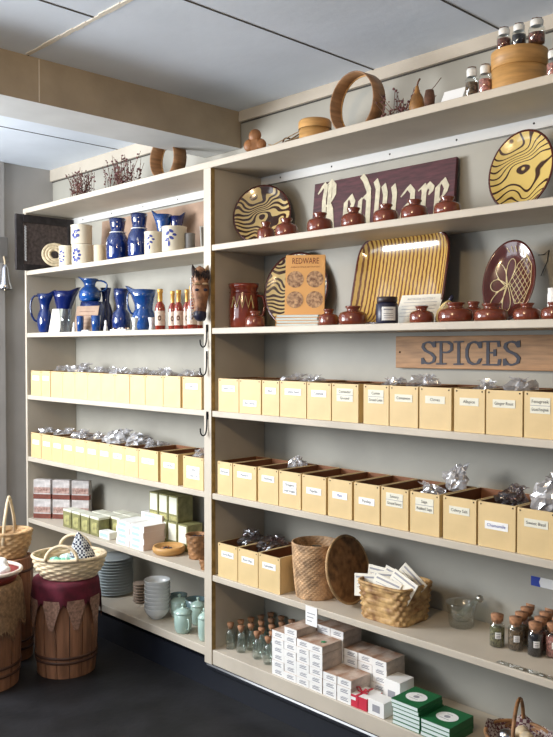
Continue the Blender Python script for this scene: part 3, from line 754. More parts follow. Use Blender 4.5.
m = MB(); text(m, "AMERICA'S FOLK ART POTTERY", .008, mt @ T(0, -.0006, bh*.795) @ FACE, 0, bw*.8); m.build('subtitle', 'book_title', t)
for cx_, cz_ in ((-.25, .59), (.25, .59), (-.25, .25), (.25, .25)):
    m = MB(mt @ T(bw*cx_, -.0004, bh*cz_) @ FACE); rr = bw*.215
    m.poly([(rr*math.cos(PI*2*j/28), rr*math.sin(PI*2*j/28)) for j in range(28)], 0, .0003); m.build('cover_picture', 'book_photo', t)
# leaflet, dark jar, scoop
x0, x1 = XP(391, .10, ZT[2]+.03), XP(431, .10, ZT[2]+.03); hh = ZP(291.5, x1, .14)-ZT[2]
t = thing('leaflet', 'white printed leaflet leaning on the striped platter', 'leaflet', ((x0+x1)/2, .115, ZT[2]+.0005), 4)
mt = RX(-30); w = (x1-x0)
m = MB(mt); m.box(-w/2, w/2, 0, .0015, 0, hh*1.1); m.build('sheet', 'paper', t)
m = MB(); text(m, 'REDWARE POTTERY', .012, mt @ T(0, -.0004, hh*.93) @ FACE, 0, w*.7)
for i in range(5):
    z0 = hh*(.80-.13*i); ww = w*(.42 if i % 2 else .40); m.box(-ww, ww, -.0005, -.0003, z0, z0+.0016, mtx=mt)
m.build('print', 'grey_ink', t)
x, r, h = sp_h(375.5, 398.5, 297, .045, ZT[2])
t = thing('jam_jar', 'dark jam jar with a white label in front of the platter', 'jar', (x, .045, ZT[2]), FRONT)
MB().lathe([(.0005, .0008), (r*.9, .0008), (r*.97, .006), (r*.97, h*.72), (r*.82, h*.79), (.0005, h*.79)], 26, cap=False).build('body', 'snout', t)
MB().lathe([(r*.86, h*.79), (r*.90, h*.81), (r*.90, h*.98), (r*.86, h), (.0005, h)], 26, cap=False).build('lid', 'nuts_dark', t)
m = MB(); n = 10; q = r*.975
m.add([(q*math.cos(math.radians(-125+75*i/n)), q*math.sin(math.radians(-125+75*i/n)), zz) for zz in (h*.12, h*.62) for i in range(n+1)], [[i, i+1, n+2+i, n+1+i] for i in range(n)], 0, True)
lo = m.build('label', 'label_white', t)
m = MB(); q = r*.98
for zz, dz_ in ((h*.5, .004), (h*.36, .002), (h*.28, .002), (h*.2, .002)):
    m.add([(q*math.cos(math.radians(-115+50*i/n)), q*math.sin(math.radians(-115+50*i/n)), z_) for z_ in (zz, zz+dz_) for i in range(n+1)], [[i, i+1, n+2+i, n+1+i] for i in range(n)], 0, True)
m.build('print', 'grey_ink', lo)
x, r, h = sp_h(428, 446, 294, .08, ZT[2])
t = thing('scoop', 'small tan striped wooden scoop leaning at the platter\'s right corner', 'scoop', (x, .09, ZT[2]), FRONT)
mt = RX(-12) @ RY(28)
m = MB(mt); m.lathe([(.0005, 0), (r*.55, h*.05), (r*.8, h*.35), (r*.6, h*.7), (r*.25, h*.9)], 18, sy=.35); m.build('bowl', 'slip_yellow', t)
m = MB(mt)
for q in (-.45, -.15, .15, .45): m.tube([(r*q*.6, -r*.22, h*.1), (r*q, -r*.29, h*.4), (r*q*.6, -r*.2, h*.75)], .0012, 5)
m.build('stripe', 'box_white', t)
MB(mt).lathe([(r*.25, h*.9), (r*.22, h*1.05), (r*.12, h*1.12)], 10).build('tip', 'snout', t)
# wire on the back wall
m = MB(); m.tube([(XP(p, YB-.004, ZT[2]+.2), YB-.004, ZP(q, XP(p, YB-.004, ZT[2]+.2), YB-.004)) for p, q in ((538, 255), (544, 254.5), (549, 250), (547, 262), (541, 276))], .0013, 6)
tag(m.build('wire', 'iron'), 'thin bent wire against the back wall right of the lattice plate', 'wire')

# ------------------------------------------------------------------ signs
y = .262; x0, x1 = XP(312.5, y, ZT[1]+.05), XP(454.5, y, ZT[1]+.15); tl = 6
hh = (ZP(157, x1, y+.02)-ZT[1])/math.cos(math.radians(tl)); w = x1-x0
t = thing('sign_board', 'maroon wooden sign lettered Redware in cream blackletter', 'sign', (x0, y-.012, ZT[1]+.0005))
mt = RX(-tl)
MB(mt).box(0, w, 0, .014, 0, hh, bev=.0015).build('board', 'sign_maroon', t)
glyph = {
 'R': (1.25, [[(.12, 1.30), (.30, 1.52), (.42, 1.40), (.36, 1.05), (.40, .55), (.30, .28), (.12, .40), (.02, .30)], [(.42, 1.45), (.62, 1.58), (.82, 1.42), (.84, 1.12), (.66, .92), (.50, .86)], [(.60, .90), (.74, .70), (.84, .12), (.98, -.08), (1.12, .02)], [(.62, 1.5), (.62, .15), (.70, .02)]]),
 'e': (.66, [[(.18, .88), (.16, .18), (.34, .0), (.52, .14)], [(.18, .85), (.38, 1.02), (.52, .82), (.46, .66), (.20, .44)]]),
 'd': (.74, [[(.18, .86), (.16, .18), (.34, .0), (.54, .16)], [(.18, .82), (.40, .96), (.56, .84)], [(.20, 1.55), (.34, 1.42), (.54, 1.1), (.56, .1)], [(.56, .9), (.58, .12), (.66, .02)]]),
 'w': (1.16, [[(.08, 1.34), (.20, 1.12), (.18, .22), (.32, .02), (.48, .18)], [(.44, 1.16), (.54, .92), (.52, .16), (.66, .0), (.86, .22)], [(.86, 1.10), (.94, .86), (.92, .26), (.78, .04)]]),
 'a': (.74, [[(.12, .80), (.34, 1.0), (.52, .84), (.52, .14), (.64, .0), (.72, .10)], [(.52, .58), (.22, .46), (.14, .22), (.28, .02), (.50, .18)]]),
 'r': (.58, [[(.08, .88), (.20, .96), (.24, .80), (.22, .14), (.30, .02), (.40, .10)], [(.24, .74), (.38, .98), (.54, .86), (.50, .74)]]),
}
m = MB(); cx_ = .03*w; word = 'Redware'; tot = sum(glyph[c][0] for c in word)
k = w*.945/tot; ky = hh*.555
mtl = mt @ T(0, -.0005, hh*.12) @ FACE
for c in word:
    wd, st = glyph[c]
    nib(m, [[(cx_+px*k, py*ky) for px, py in path] for path in st], .0225, .005, 38, mtl)
    cx_ += wd*k
m.build('lettering', 'sign_letter', t)
y = YB-.024; x0, x1 = XP(395.5, y, 1.42), XP(572, y, 1.42); z1 = ZP(336.5, x0, y); z0 = ZP(369.5, (x0+x1)/2, y); hh = z1-z0; w = x1-x0
t = thing('sign_board', 'brown wooden board lettered SPICES in dark capitals', 'sign', (x0, y, z0))
MB().box(0, w, 0, .022, 0, hh, bev=.002).build('board', 'sign_wood', t)
m = MB()
sg = {
 'S': [[(.52, .80), (.44, .95), (.28, 1.0), (.12, .92), (.08, .76), (.18, .60), (.42, .46), (.54, .30), (.50, .10), (.32, 0), (.16, .04), (.07, .20)], [(.53, 1.0), (.53, .78)], [(.07, .0), (.07, .24)]],
 'P': [[(.16, 0), (.16, 1)], [(.16, 1.0), (.42, 1.0), (.56, .88), (.56, .64), (.42, .52), (.16, .52)], [(.02, 0), (.32, 0)], [(.02, 1), (.2, 1)]],
 'I': [[(.16, 0), (.16, 1)], [(.02, 0), (.30, 0)], [(.02, 1), (.30, 1)]],
 'C': [[(.56, .74), (.48, .94), (.32, 1.0), (.16, .9), (.08, .66), (.08, .34), (.16, .10), (.32, 0), (.48, .06), (.56, .24)], [(.56, .98), (.56, .74)]],
 'E': [[(.16, 0), (.16, 1)], [(.02, 0), (.54, 0), (.56, .22)], [(.02, 1), (.52, 1), (.54, .80)], [(.16, .52), (.40, .52)], [(.40, .64), (.40, .40)]],
}
xa = XP(421, y, 1.42)-x0; xb = XP(520, y, 1.42)-x0; ws = {'S': .62, 'P': .66, 'I': .38, 'C': .66, 'E': .66}
k = (xb-xa)/(sum(ws[c] for c in 'SPICES')-.05); cx_ = xa; hl = ZP(342, x0+xa, y)-ZP(363.5, x0+xa, y); zl = ZP(363.5, x0+xa, y)-z0
for c in 'SPICES':
    nib(m, [[(cx_+px*k, py*hl) for px, py in path] for path in sg[c]], .0115, .0045, 8, T(0, -.0005, zl) @ FACE)
    cx_ += ws[c]*k
m.build('lettering', 'spice_ink', t)
for xx in (.02, w-.02): MB().lathe([(.004, 0), (.003, .002), (0, .0025)], 8, mtx=T(xx, 0, hh/2) @ RX(90)).build('nail', 'tack', t)

# ------------------------------------------------------------------ iron hooks and the head ornament on the post
for i, (pz0, pz1, lab) in enumerate(((325, 349, 'upper iron hook on the post just below the hanging head'), (351, 378, 'middle iron hook on the post between the upper box rows'), (412, 438, 'lowest black iron hook on the post'))):
    xx = -.003; z1 = ZP(pz0, xx, -.004); z0 = ZP(pz1, xx, -.004); t = thing('wall_hook', lab, 'hook', (xx, -.0035, z0), 0, 'hooks on the post')
    H = z1-z0
    m = MB(); m.tube([(0, -.004, H), (0, -.005, H*.45), (0, -.007, H*.28)] + [(-.0015*q, -.019+.012*math.cos(PI*q/6), H*.28-.020*math.sin(PI*q/6)) for q in range(1, 8)] + [(-.012, -.031, H*.34)], .0030, 8)
    m.build('hook', 'iron', t)
    MB().box(-.006, .006, -.003, 0, H*.72, H*1.02, bev=.001).build('plate', 'iron' if i != 1 else 'steel', t)
xx, yy = .002, -.045
zt, zb = ZP(266, xx, yy), ZP(320, xx, yy); H = zt-zb
t = thing('head_ornament', 'brown carved animal head hanging on the post between the bays', 'ornament', (xx, yy, zb), FRONT+14)
def lump(p, a, r, z):
    k = 1+.17*noise.noise(Vector((p.x, p.y, z))*30)+.09*noise.noise(Vector((p.x, p.y, z))*60); return Vector((p.x*k, p.y*k, z))
R = .031
MB().lathe([(R*.35, H*.02), (R*.75, H*.05), (R*.80, H*.14), (R*.82, H*.22), (R*.95, H*.34), (R*1.12, H*.46), (R*1.18, H*.58), (R*1.02, H*.68), (R*1.12, H*.76), (R*1.0, H*.88), (R*.5, H*.97), (.001, H)], 32, sy=.95, fn=lump, cap=False).build('head', 'hide', t)
MB().lathe([(.001, -H*.03), (R*.6, -H*.01), (R*.86, H*.05), (R*.88, H*.13), (R*.7, H*.18)], 24, sy=1.0, fn=lump, cap=False).build('snout', 'snout', t)
for s_ in (-1, 1):
    m = MB(T(s_*R*.62, -R*.2, H*.78) @ RY(s_*14)); m.lathe([(.011, 0), (.013, H*.08), (.009, H*.17), (.001, H*.25)], 12, sy=.5); m.build('ear', 'hide_tan' if s_ > 0 else 'hide_dark', t)
    m = MB(); m.sphere((s_*R*.55, -R*.98, H*.55), .0085, 0, 12, 8, (1.1, .6, .7)); m.build('eye', 'snout', t)
    m = MB(); m.sphere((s_*R*.55, -R*.95, H*.66), .012, 0, 12, 8, (1.25, .7, .5)); m.build('brow', 'hide_tan', t)
m = MB(); rr = random.Random(5)
for i in range(60):
    a = rr.uniform(-.9, .9); m.tube([(R*a, -R*.5, H*(.90+rr.uniform(-.04, .03))), (R*a*1.15, -R*1.02, H*(.87+rr.uniform(-.06, .04))), (R*a*1.2, -R*1.12, H*(.78+rr.uniform(-.06, .04)))], .0016, 5)
m.build('forelock', 'hide_dark', t)
m = MB()
for i in range(14):
    z_ = H*(.08+.055*i); m.tube([(-R*.9, -R*.1, z_), (-R*1.25, -R*.35, z_-.006), (-R*1.3, -R*.5, z_-.018)], .0022, 5)
m.build('side_fringe', 'feather_white', t)
m = MB(); m.tube([(0, R*.3, H*.95), (0, .035, H*1.02), (0, .042, H*.98)], .0016, 6); m.build('hanging_cord', 'dried_straw', t)

# ================================================================== left bay: blue glass, crocks, sauce bottles
def shift(pt_, y): return pt_
def pitcher(px0, px1, pt, y, z, prof, label, mat_='cobalt', hand=None, hz=(.85, .35), hr=.75, spout=None, name='pitcher', group='blue glass pitchers', hth=.005, cat='pitcher'):
    x, r, h = sp_h(px0, px1, pt, y, z)
    t = thing(name, label, cat, (x, y, z+.0005), 0, group)
    P = [(q*r, v*h) for q, v in prof]
    def f(p, a, rr, zz):
        if spout is None or zz < h*.72: return p
        k = max(0, math.cos(a-math.radians(spout)))**6*((zz/h-.72)/.28)
        return Vector((p.x*(1+.45*k), p.y*(1+.45*k), zz+h*.10*k))
    inn = [(q*.86, v) for q, v in P[::-1] if v > h*.45]
    MB().lathe(P+inn+[(.0005, h*.45)], 36, fn=f, cap=False).build('body', mat_, t)
    if hand is not None:
        rad = lambda v: max(q for q, w_ in [(a[0]+(b[0]-a[0])*((v*h-a[1])/max(1e-6, b[1]-a[1])), 0) for a, b in zip(P[:-1], P[1:]) if a[1] <= v*h <= b[1]] or [(r*.5, 0)])
        r0, r1 = rad(hz[0]), rad(hz[1]); L = r*hr
        pts = [(r0*.94, 0, hz[0]*h)]
        for i in range(1, 8):
            a = PI*i/8; k = i/8; pts.append((r0+(r1-r0)*k+L*math.sin(a), 0, h*(hz[0]+(hz[1]-hz[0])*(.5-.5*math.cos(a)))+h*.05*math.sin(a)))
        pts.append((r1*.94, 0, hz[1]*h))
        MB(RZ(hand)).tube(pts, hth, 8).build('handle', mat_, t)
    return t, x, r, h
FLARE = [(.0005, 0), (.62, 0), (.80, .05), (.95, .20), (.98, .34), (.80, .50), (.58, .60), (.62, .72), (.78, .86), (.98, 1.0)]
BULB = [(.0005, 0), (.70, 0), (.92, .08), (1.0, .28), (.96, .45), (.72, .60), (.50, .68), (.52, .80), (.66, .92), (.78, 1.0)]
TALL = [(.0005, 0), (.55, 0), (.62, .05), (.60, .30), (.48, .45), (.52, .62), (.75, .80), (1.0, 1.0)]
WIDE = [(.0005, 0), (.62, 0), (.78, .06), (.92, .22), (.90, .38), (.70, .52), (.72, .64), (.84, .82), (1.0, 1.0)]
GOB = [(.0005, 0), (.55, 0), (.58, .03), (.50, .25), (.55, .45), (.72, .65), (.88, .85), (1.0, 1.0)]
Z2, Z1 = ZT[2], ZT[1]
pitcher(37, 53, 294, .045, Z2, FLARE, 'dark blue pitcher at the far left with its long handle on the left', 'cobalt', hand=LEFT+12, hz=(.95, .28), hr=.8, spout=RIGHT, hth=.0055)
pitcher(53, 76, 291.5, .13, Z2, GOB, 'wide-mouthed dark blue vase standing behind the small white card', 'navy', spout=LEFT+180, name='vase', cat='vase')
t, xc, rc, hc = pitcher(80, 106, 302, .15, Z2, [(.0005, 0), (.8, 0), (.95, .1), (1, .45), (.98, .8), (.9, 1.0), (.6, 1.0)], 'squat blue jar holding up the small two-spouted pitcher', 'cobalt', name='jar', cat='jar')
pitcher(79, 101, 279, .15, Z2+hc+.001, BULB, 'small blue pitcher stacked on a squat jar behind the brown card', 'cobalt_light', hand=RIGHT, hz=(.92, .45), hr=.75, spout=LEFT, hth=.0045)
pitcher(99, 113, 288, .245, Z2, BULB, 'dark blue jug set back between the stacked pitcher and the funnel-necked one', 'navy')
pitcher(112, 131, 289, .12, Z2, [(.0005, 0), (.75, 0), (.92, .08), (1.0, .25), (.90, .42), (.50, .52), (.55, .62), (.75, .85), (.85, 1.0)], 'blue pitcher with a funnel neck left of the widest pitcher', 'cobalt')
pitcher(131, 157, 290, .12, Z2, WIDE, 'widest bright blue pitcher with its pointed spout raised to the left', 'cobalt_light', spout=LEFT, hand=LEFT+20, hz=(.95, .4), hr=.35)
# cards and small things in front
def card(px0, px1, pt, y, z, m, label, lean=-14, rz=20, pr=True):
    x, hw, h = sp_h(px0, px1, pt, y, z)
    t = thing('card', label, 'card', (x, y, z+.0005), rz, 'small cards among the blue glass')
    MB(RX(lean)).box(-hw, hw, 0, .0016, 0, h, bev=0).build('sheet', m, t)
    if pr:
        q = MB(RX(lean))
        for i in range(5): q.box(-hw*.7, hw*(.7-.2*(i % 2)), -.0006, -.0002, h*(.78-.15*i), h*(.78-.15*i)+.0018)
        q.build('print', 'grey_ink' if m != 'brown_board' else 'dried_brown', t)
    return t
card(47, 60.5, 308, .045, Z2, 'paper', 'small cream card leaning in front of the dark blue vase')
card(70, 98, 305, .06, Z2, 'brown_board', 'wide brown card in front of the stacked blue pitcher')
x, r, h = sp_h(59, 72, 309, .05, Z2)
t = thing('tumbler', 'small clear glass tumbler between the cream card and the brown card', 'glass', (x, .05, Z2+.0005))
MB().lathe([(.0005, .001), (r*.75, .001), (r, h), (r*.92, h), (r*.7, .008), (.0005, .008)], 26, cap=False).build('bowl', 'glass', t)
for i, (a, b, p, lab) in enumerate(((76.5, 84, 316, 'small blue shot glass left of two in front of the brown card'), (91, 101, 315.5, 'small blue shot glass right of two in front of the brown card'))):
    x, r, h = sp_h(a, b, p, .03, Z2)
    o = MB().lathe([(.0005, .0008), (r*.8, .0008), (r, h), (r*.88, h), (r*.7, .006), (.0005, .006)], 22, cap=False).build('shot_glass', 'cobalt_light', None, (x, .03, Z2)); tag(o, lab, 'glass', 'blue shot glasses')
for a, b, p, lab in ((72, 76, 322, 'tiny white figure at the left end of the trinket row'), (103.5, 108, 320, 'tiny cream figure right of the blue shot glasses')):
    x, r, h = sp_h(a, b, p, .02, Z2)
    o = MB().lathe([(.0005, .0005), (r, .0005), (r*.8, h*.4), (r*.45, h*.55), (r*.6, h*.75), (r*.4, h*.95), (.0005, h)], 14, cap=False).build('figurine', 'box_white', None, (x, .02, Z2)); tag(o, lab, 'figurine', 'tiny figures before the blue glass')
for a, b, lab in ((131, 138.5, 'small white egg cup in front of the funnel-necked pitcher'), (148, 155, 'small white egg cup in front of the widest pitcher')):
    x, r, h = sp_h(a, b, 317.5, .03, Z2)
    o = MB().lathe([(.0005, .0005), (r*.85, .0005), (r*.55, h*.3), (r*.6, h*.45), (r, h), (r*.85, h), (r*.5, h*.6), (.0005, h*.55)], 20, cap=False).build('egg_cup', 'bowl_white', None, (x, .03, Z2)); tag(o, lab, 'cup', 'white egg cups')
t = thing('trinket_tray', 'shallow tray of small pale trinkets in front of the blue pitchers', 'tray', (XP(120, .025, Z2), .028, Z2+.0005))
w = .065; MB().box(-w, w, -.018, .018, 0, .006, bev=.002).build('tray', 'paper_white', t)
for i in range(9):
    MB().sphere((-w+.012+i*.0135, rnd.uniform(-.008, .008), .0095), rnd.uniform(.004, .006), 0, 9, 6).build('trinket', ('box_white', 'dried_brown', 'paper_tan')[i % 3], t)
x, hw = SPAN(80, 92, .02, Z2); o = MB().box(-hw, hw, -.006, .006, 0, .007, bev=.002).build('paper_strip', 'paper_white', None, (x, .018, Z2+.0005)); tag(o, 'flat white paper strip lying in front of the brown card', 'paper')

# hot sauce bottles
def sauce(px0, px1, pt, y, z, label):
    x, r, h = sp_h(px0, px1, pt, y, z)
    t = thing('sauce_bottle', label, 'bottle', (x, y, z+.0003), FRONT, 'hot sauce bottles with gold necks')
    MB().lathe([(.0005, 0), (r*.92, 0), (r, h*.02), (r, h*.52), (r*.88, h*.60), (r*.48, h*.68), (r*.40, h*.72)], 24, cap=False).build('bottle', 'sauce', t)
    MB().lathe([(r*.46, h*.67), (r*.46, h*.90), (r*.54, h*.91), (r*.54, h*.99), (r*.45, h), (.0005, h)], 20, cap=False).build('cap', 'gold_foil', t)
    m = MB(); n = 12; q = r*1.015
    m.add([(q*math.cos(math.radians(-165+150*i/n)), q*math.sin(math.radians(-165+150*i/n)), zz) for zz in (h*.10, h*.46) for i in range(n+1)], [[i, i+1, n+2+i, n+1+i] for i in range(n)], 0, True)
    lo = m.build('label', 'sauce_label', t)
    q = r*1.03; m = MB()
    for j in range(10):
        a = 2*PI*j/10; a1 = 2*PI*(j+1)/10
        P = lambda aa, k: (q*math.cos(math.radians(-90)+k*.35*math.cos(aa)), q*math.sin(math.radians(-90)+k*.35*math.cos(aa)), h*.28+k*h*.07*math.sin(aa))
        m.add([P(a, 1), P(a1, 1), P(a1, .45), P(a, .45)], [[0, 1, 2, 3]], 0)
    m.build('emblem', 'dried_brown', lo)
for a, b, p, y, lab in ((155, 165.5, 289, .035, 'hot sauce bottle standing alone just right of the widest blue pitcher'), (168.5, 177, 291, .07, 'hot sauce bottle half hidden behind the middle one'), (174, 183.5, 290, .035, 'hot sauce bottle in the middle of the front row'),
                     (183, 191, 289.5, .10, 'hot sauce bottle set back between the middle and right bottles'), (187, 197.5, 286, .035, 'rightmost front hot sauce bottle beside the hanging head'), (195.5, 203, 289, .09, 'hot sauce bottle mostly hidden behind the hanging head')):
    sauce(a, b, p, y, Z2, lab)

# top row of the left bay
def crock(px0, px1, pt, y, z, label, deco, m='stoneware', name='crock', cat='crock', leaf=True):
    x, r, h = sp_h(px0, px1, pt, y, z)
    t = thing(name, label, cat, (x, y, z+.0003), FRONT, 'stoneware crocks with blue decoration' if deco else None)
    MB().lathe([(.0005, 0), (r*.94, 0), (r, h*.05), (r, h*.90), (r*1.03, h*.93), (r*1.03, h*.99), (r*.96, h), (r*.88, h*.97), (r*.86, h*.4), (.0005, h*.38)], 34, cap=False).build('body', m, t)
    if deco:
        q = r*1.012; bl = MB()
        for u, v, su, sv, ro in deco:
            pts = []
            for j in range(12):
                a = 2*PI*j/12; du, dv = su*math.cos(a), sv*math.sin(a); du, dv = du*math.cos(ro)-dv*math.sin(ro), du*math.sin(ro)+dv*math.cos(ro)
                th = math.radians(-90)+(u+du*1.35); pts.append((q*math.cos(th), q*math.sin(th), h*v+dv*r*1.35))
            bl.add(pts, [list(range(12))], 0)
        bl.build('blue_decoration', 'blue_deco', t)
    return t, x, r, h
SPR = [(-.45, .70, .16, .10, .6), (-.12, .78, .16, .09, -.5), (-.5, .45, .17, .10, .5), (-.1, .52, .16, .09, -.5), (-.32, .3, .08, .18, 0), (.15, .64, .13, .08, -.2)]
FLW = [(-.35, .62, .17, .14, .3), (-.62, .45, .12, .14, 0), (-.15, .42, .15, .12, 0), (-.4, .32, .14, .10, 0), (-.05, .68, .10, .08, 0)]
RNG = [(-.4+.33*math.cos(a*.7), .5+.24*math.sin(a*.7), .13, .10, a*.7) for a in range(9)]
t, xb_, rb_, hb_ = crock(72, 93, 245, .11, Z1, 'larger stoneware crock with blue ring mark, under another crock', RNG)
crock(71, 92, 225.5, .11, Z1+hb_+.0008, 'stoneware crock with blue flower stacked on top of another crock', FLW)
crock(59, 72.5, 246, .08, Z1, 'small stoneware crock with blue ring left of the stacked pair', RNG)
crock(144.5, 162, 232, .05, Z1, 'stoneware mug with blue leaf sprig in front of the blue bottles', SPR)
crock(162, 186.5, 227, .06, Z1, 'largest stoneware crock with blue leaf sprig beside the grey tumbler', SPR)
crock(94, 106.5, 245.5, .12, Z1, 'plain beige tumbler between the stacked crocks and the blue bottles', None, 'paper_tan', 'tumbler', 'cup')
crock(184.5, 195, 233.5, .10, Z1, 'small grey tumbler right of the largest stoneware crock', None, 'grey_pot', 'tumbler', 'cup')
def bottle(px0, px1, pt, y, label, side):
    t, x, r, h = pitcher(px0, px1, pt, y, Z1, [(.0005, 0), (.92, 0), (1.04, .08), (1.08, .36), (1.0, .53), (.72, .64), (.62, .71), (.72, .88), (.80, 1.0)], label, 'cobalt' if side else 'cobalt', name='bottle', group='big blue glass bottles', cat='bottle')
    pts = [(r*.72*math.cos(2*PI*j/24), r*.72*math.sin(2*PI*j/24), h*.67) for j in range(24)]
    m = MB(RZ(FRONT)); m.tube(pts, .0022, 5, closed=True); m.build('twine', 'box_white', t)
    m = MB(RZ(FRONT+side) @ T(0, -r*.98, h*.44) @ RX(-10) @ RY(25)); m.poly([(-.016, -.019), (.016, -.019), (.016, .012), (0, .022), (-.016, .012)], -.0007, .0007, mtx=FACE)
    tg = m.build('tag', 'paper_white', t)
    m = MB(RZ(FRONT+side) @ T(0, -r*.98-.001, h*.44) @ RX(-10) @ RY(25)); m.poly([(.009*math.cos(2*PI*j/10), .009*math.sin(2*PI*j/10)-.003) for j in range(10)], 0, .0004, mtx=FACE); m.build('print', 'blue_deco', tg)
bottle(107, 128.5, 219, .08, 'big blue glass bottle with a white tag, left of two', -40)
bottle(128.5, 150, 214, .10, 'big blue glass bottle with a white tag, right of two', 20)
pitcher(155, 172, 215, .16, Z1, WIDE, 'blue pitcher standing behind the two right stoneware crocks', 'cobalt_light', spout=LEFT)
pitcher(170, 183, 216.5, .20, Z1, GOB, 'dark navy vase behind the largest stoneware crock', 'navy', name='vase', cat='vase', spout=RIGHT)
x, hw, h = sp_h(194, 204, 228, .06, Z1)
t = thing('picture_frame', 'small dark glazed frame leaning beside the post on the crock shelf', 'frame', (-.062, .05, Z1+.0005), 60)
mt = RX(-18) @ RY(0)
MB(mt).box(-.028, .028, 0, .004, 0, h*1.05).build('pane', 'grey_pot', t)
m = MB(mt)
for a in ((-.030, -.025, 0, h*1.07), (.025, .030, 0, h*1.07), (-.025, .025, 0, .005), (-.025, .025, h*1.07-.005, h*1.07)): m.box(a[0], a[1], -.002, .0045, a[2], a[3])
m.build('frame', 'cleat', t)
# brown board at the back
y = .268; x0, x1 = XP(101, y, Z1+.1), XP(206, y, Z1+.1); h = .262
t = thing('back_board', 'tan mottled board leaning against the wall behind the crocks', 'board', (x0, y-.006, Z1+.0005))
MB(RX(-3)).box(0, -.03-x0, 0, .008, 0, h, bev=.001).build('board', 'brown_board', t)
# black screen standing at the left end of the crock shelf
yn = YP(15.5, -1.55, Z1+.13); zt = ZP(213.5, -1.55, yn)-Z1; yf = .285
t = thing('framed_screen', 'black framed mesh screen standing at the left end of the crock shelf', 'screen', (-1.552, yn, Z1+.0005), 0)
D = yf-yn; b = .042
MB().box(-.009, .009, 0, b, 0, zt, bev=.002).build('stile', 'crate_black', t)
MB().box(-.009, .009, D-b, D, 0, zt, bev=.002).build('stile', 'crate_black', t)
MB().box(-.009, .009, b, D-b, 0, b*.8, bev=.002).build('rail', 'crate_black', t)
MB().box(-.009, .009, b, D-b, zt-b, zt, bev=.002).build('rail', 'crate_black', t)
MB().box(-.003, .003, b, D-b, b*.8, zt-b).build('mesh_panel', 'crate_mesh', t)
m = MB(); pts = []
for i in range(161):
    a = i*.9; pts.append((.008+.0055*math.cos(a), b+.014+.0055*math.sin(a), b+.01+(zt-2*b-.03)*i/160))
m.tube(pts, .0016, 5); m.build('spring', 'spring_white', t)
# straw coil leaning on the screen
x, r, h = sp_h(44, 65, 240.5, .07, Z1)
t = thing('straw_ring', 'oval pale straw ring leaning on the black screen', 'ring', (x-.01, .08, Z1+.0005), 62)
mt = T(0, 0, h/2+.002) @ RX(-12) @ RY(18); rr = h*.40
for k in range(3):
    m = MB(mt); q = rr*(1-.24*k); m.tube([(q*1.0*math.cos(2*PI*j/30), .004*math.sin(7*2*PI*j/30)*.3, q*.92*math.sin(2*PI*j/30)) for j in range(30)], rr*.16, 8, closed=True); m.build('coil', 'coil_straw', t)
# bell on the left wall
xx = XW+.05; yb = YP(5, xx, 1.8); zt, zb = ZP(237, xx, yb), ZP(262, xx, yb)
t = thing('wall_bell', 'silver bell hanging from a grey bracket on the left wall', 'bell', (xx, yb, zb))
H = zt-zb
MB().box(-.05, -.012, -.028, .028, 0, H, bev=.004).build('bracket', 'grey_pot', t)
m = MB(); m.tube([(-.03, 0, .02), (-.01, 0, .03), (0, 0, .0), (0, 0, -.03)], .005, 8); m.build('arm', 'paper_tan', t)
L = ZP(262, xx, yb)-ZP(289, xx, yb)
MB(T(0, 0, -L)).lathe([(.038, 0), (.041, .004), (.034, L*.18), (.024, L*.45), (.020, L*.75), (.012, L*.9), (.0005, L*.92)], 28, cap=False).build('bell', 'stainless', t)
MB(T(0, 0, -L)).lathe([(.0005, -.012), (.007, -.008), (.007, .0), (.003, .006), (.002, L*.5)], 12).build('clapper', 'brass', t)

# ================================================================== lower left shelves
Z5, Z6 = ZT[5], ZT[6]
def at(px, py, z): p = ON(px, py, z); return p.x, p.y
# brown packages in stacked pairs
GP = 'brown cellophane-topped packages in stacks'
def pack(x, y, z, w, d, h, label, proto=[]):
    if proto: return dup(proto[0], (x, y, z), None, label, GP)
    t = thing('package', label, 'package', (x, y, z), 0, GP); proto.append(t)
    MB().box(-w/2, w/2, 0, d, 0, h, bev=.002).build('carton', 'pack_top', t)
    MB().box(-w/2-.0005, w/2+.0005, -.0008, d*.6, h*.02, h*.26).build('band', 'pack_brown', t)
    MB().box(-w/2+.003, w/2-.003, -.0012, -.0002, h*.32, h*.62).build('picture', 'pack_print', t)
    m = MB(); text(m, 'COFFEE', h*.17, T(0, -.0016, h*.48) @ FACE, 0, w*.6); m.build('lettering', 'pack_brown', t)
    return t
pw, pd, prz = .108, .040, 36
p0 = Vector((-1.539, .014, 0)); ux = Vector((math.cos(math.radians(prz)), math.sin(math.radians(prz)), 0))
z1 = ZP(479, p0.x, .03)-Z5; ph = z1/2-.001
cols = ['left', 'middle', 'right']
for c in range(3):
    q = p0+ux*(pw*(c*1.03+.5))
    for k in range(2):
        o = pack(q.x, q.y, Z5+.0005+k*(ph+.0006), pw*.93, pd, ph, 'brown cellophane-topped package, %s one of the %s stack' % (('lower', 'upper')[k], cols[c])); o.rotation_euler.z = math.radians(prz)
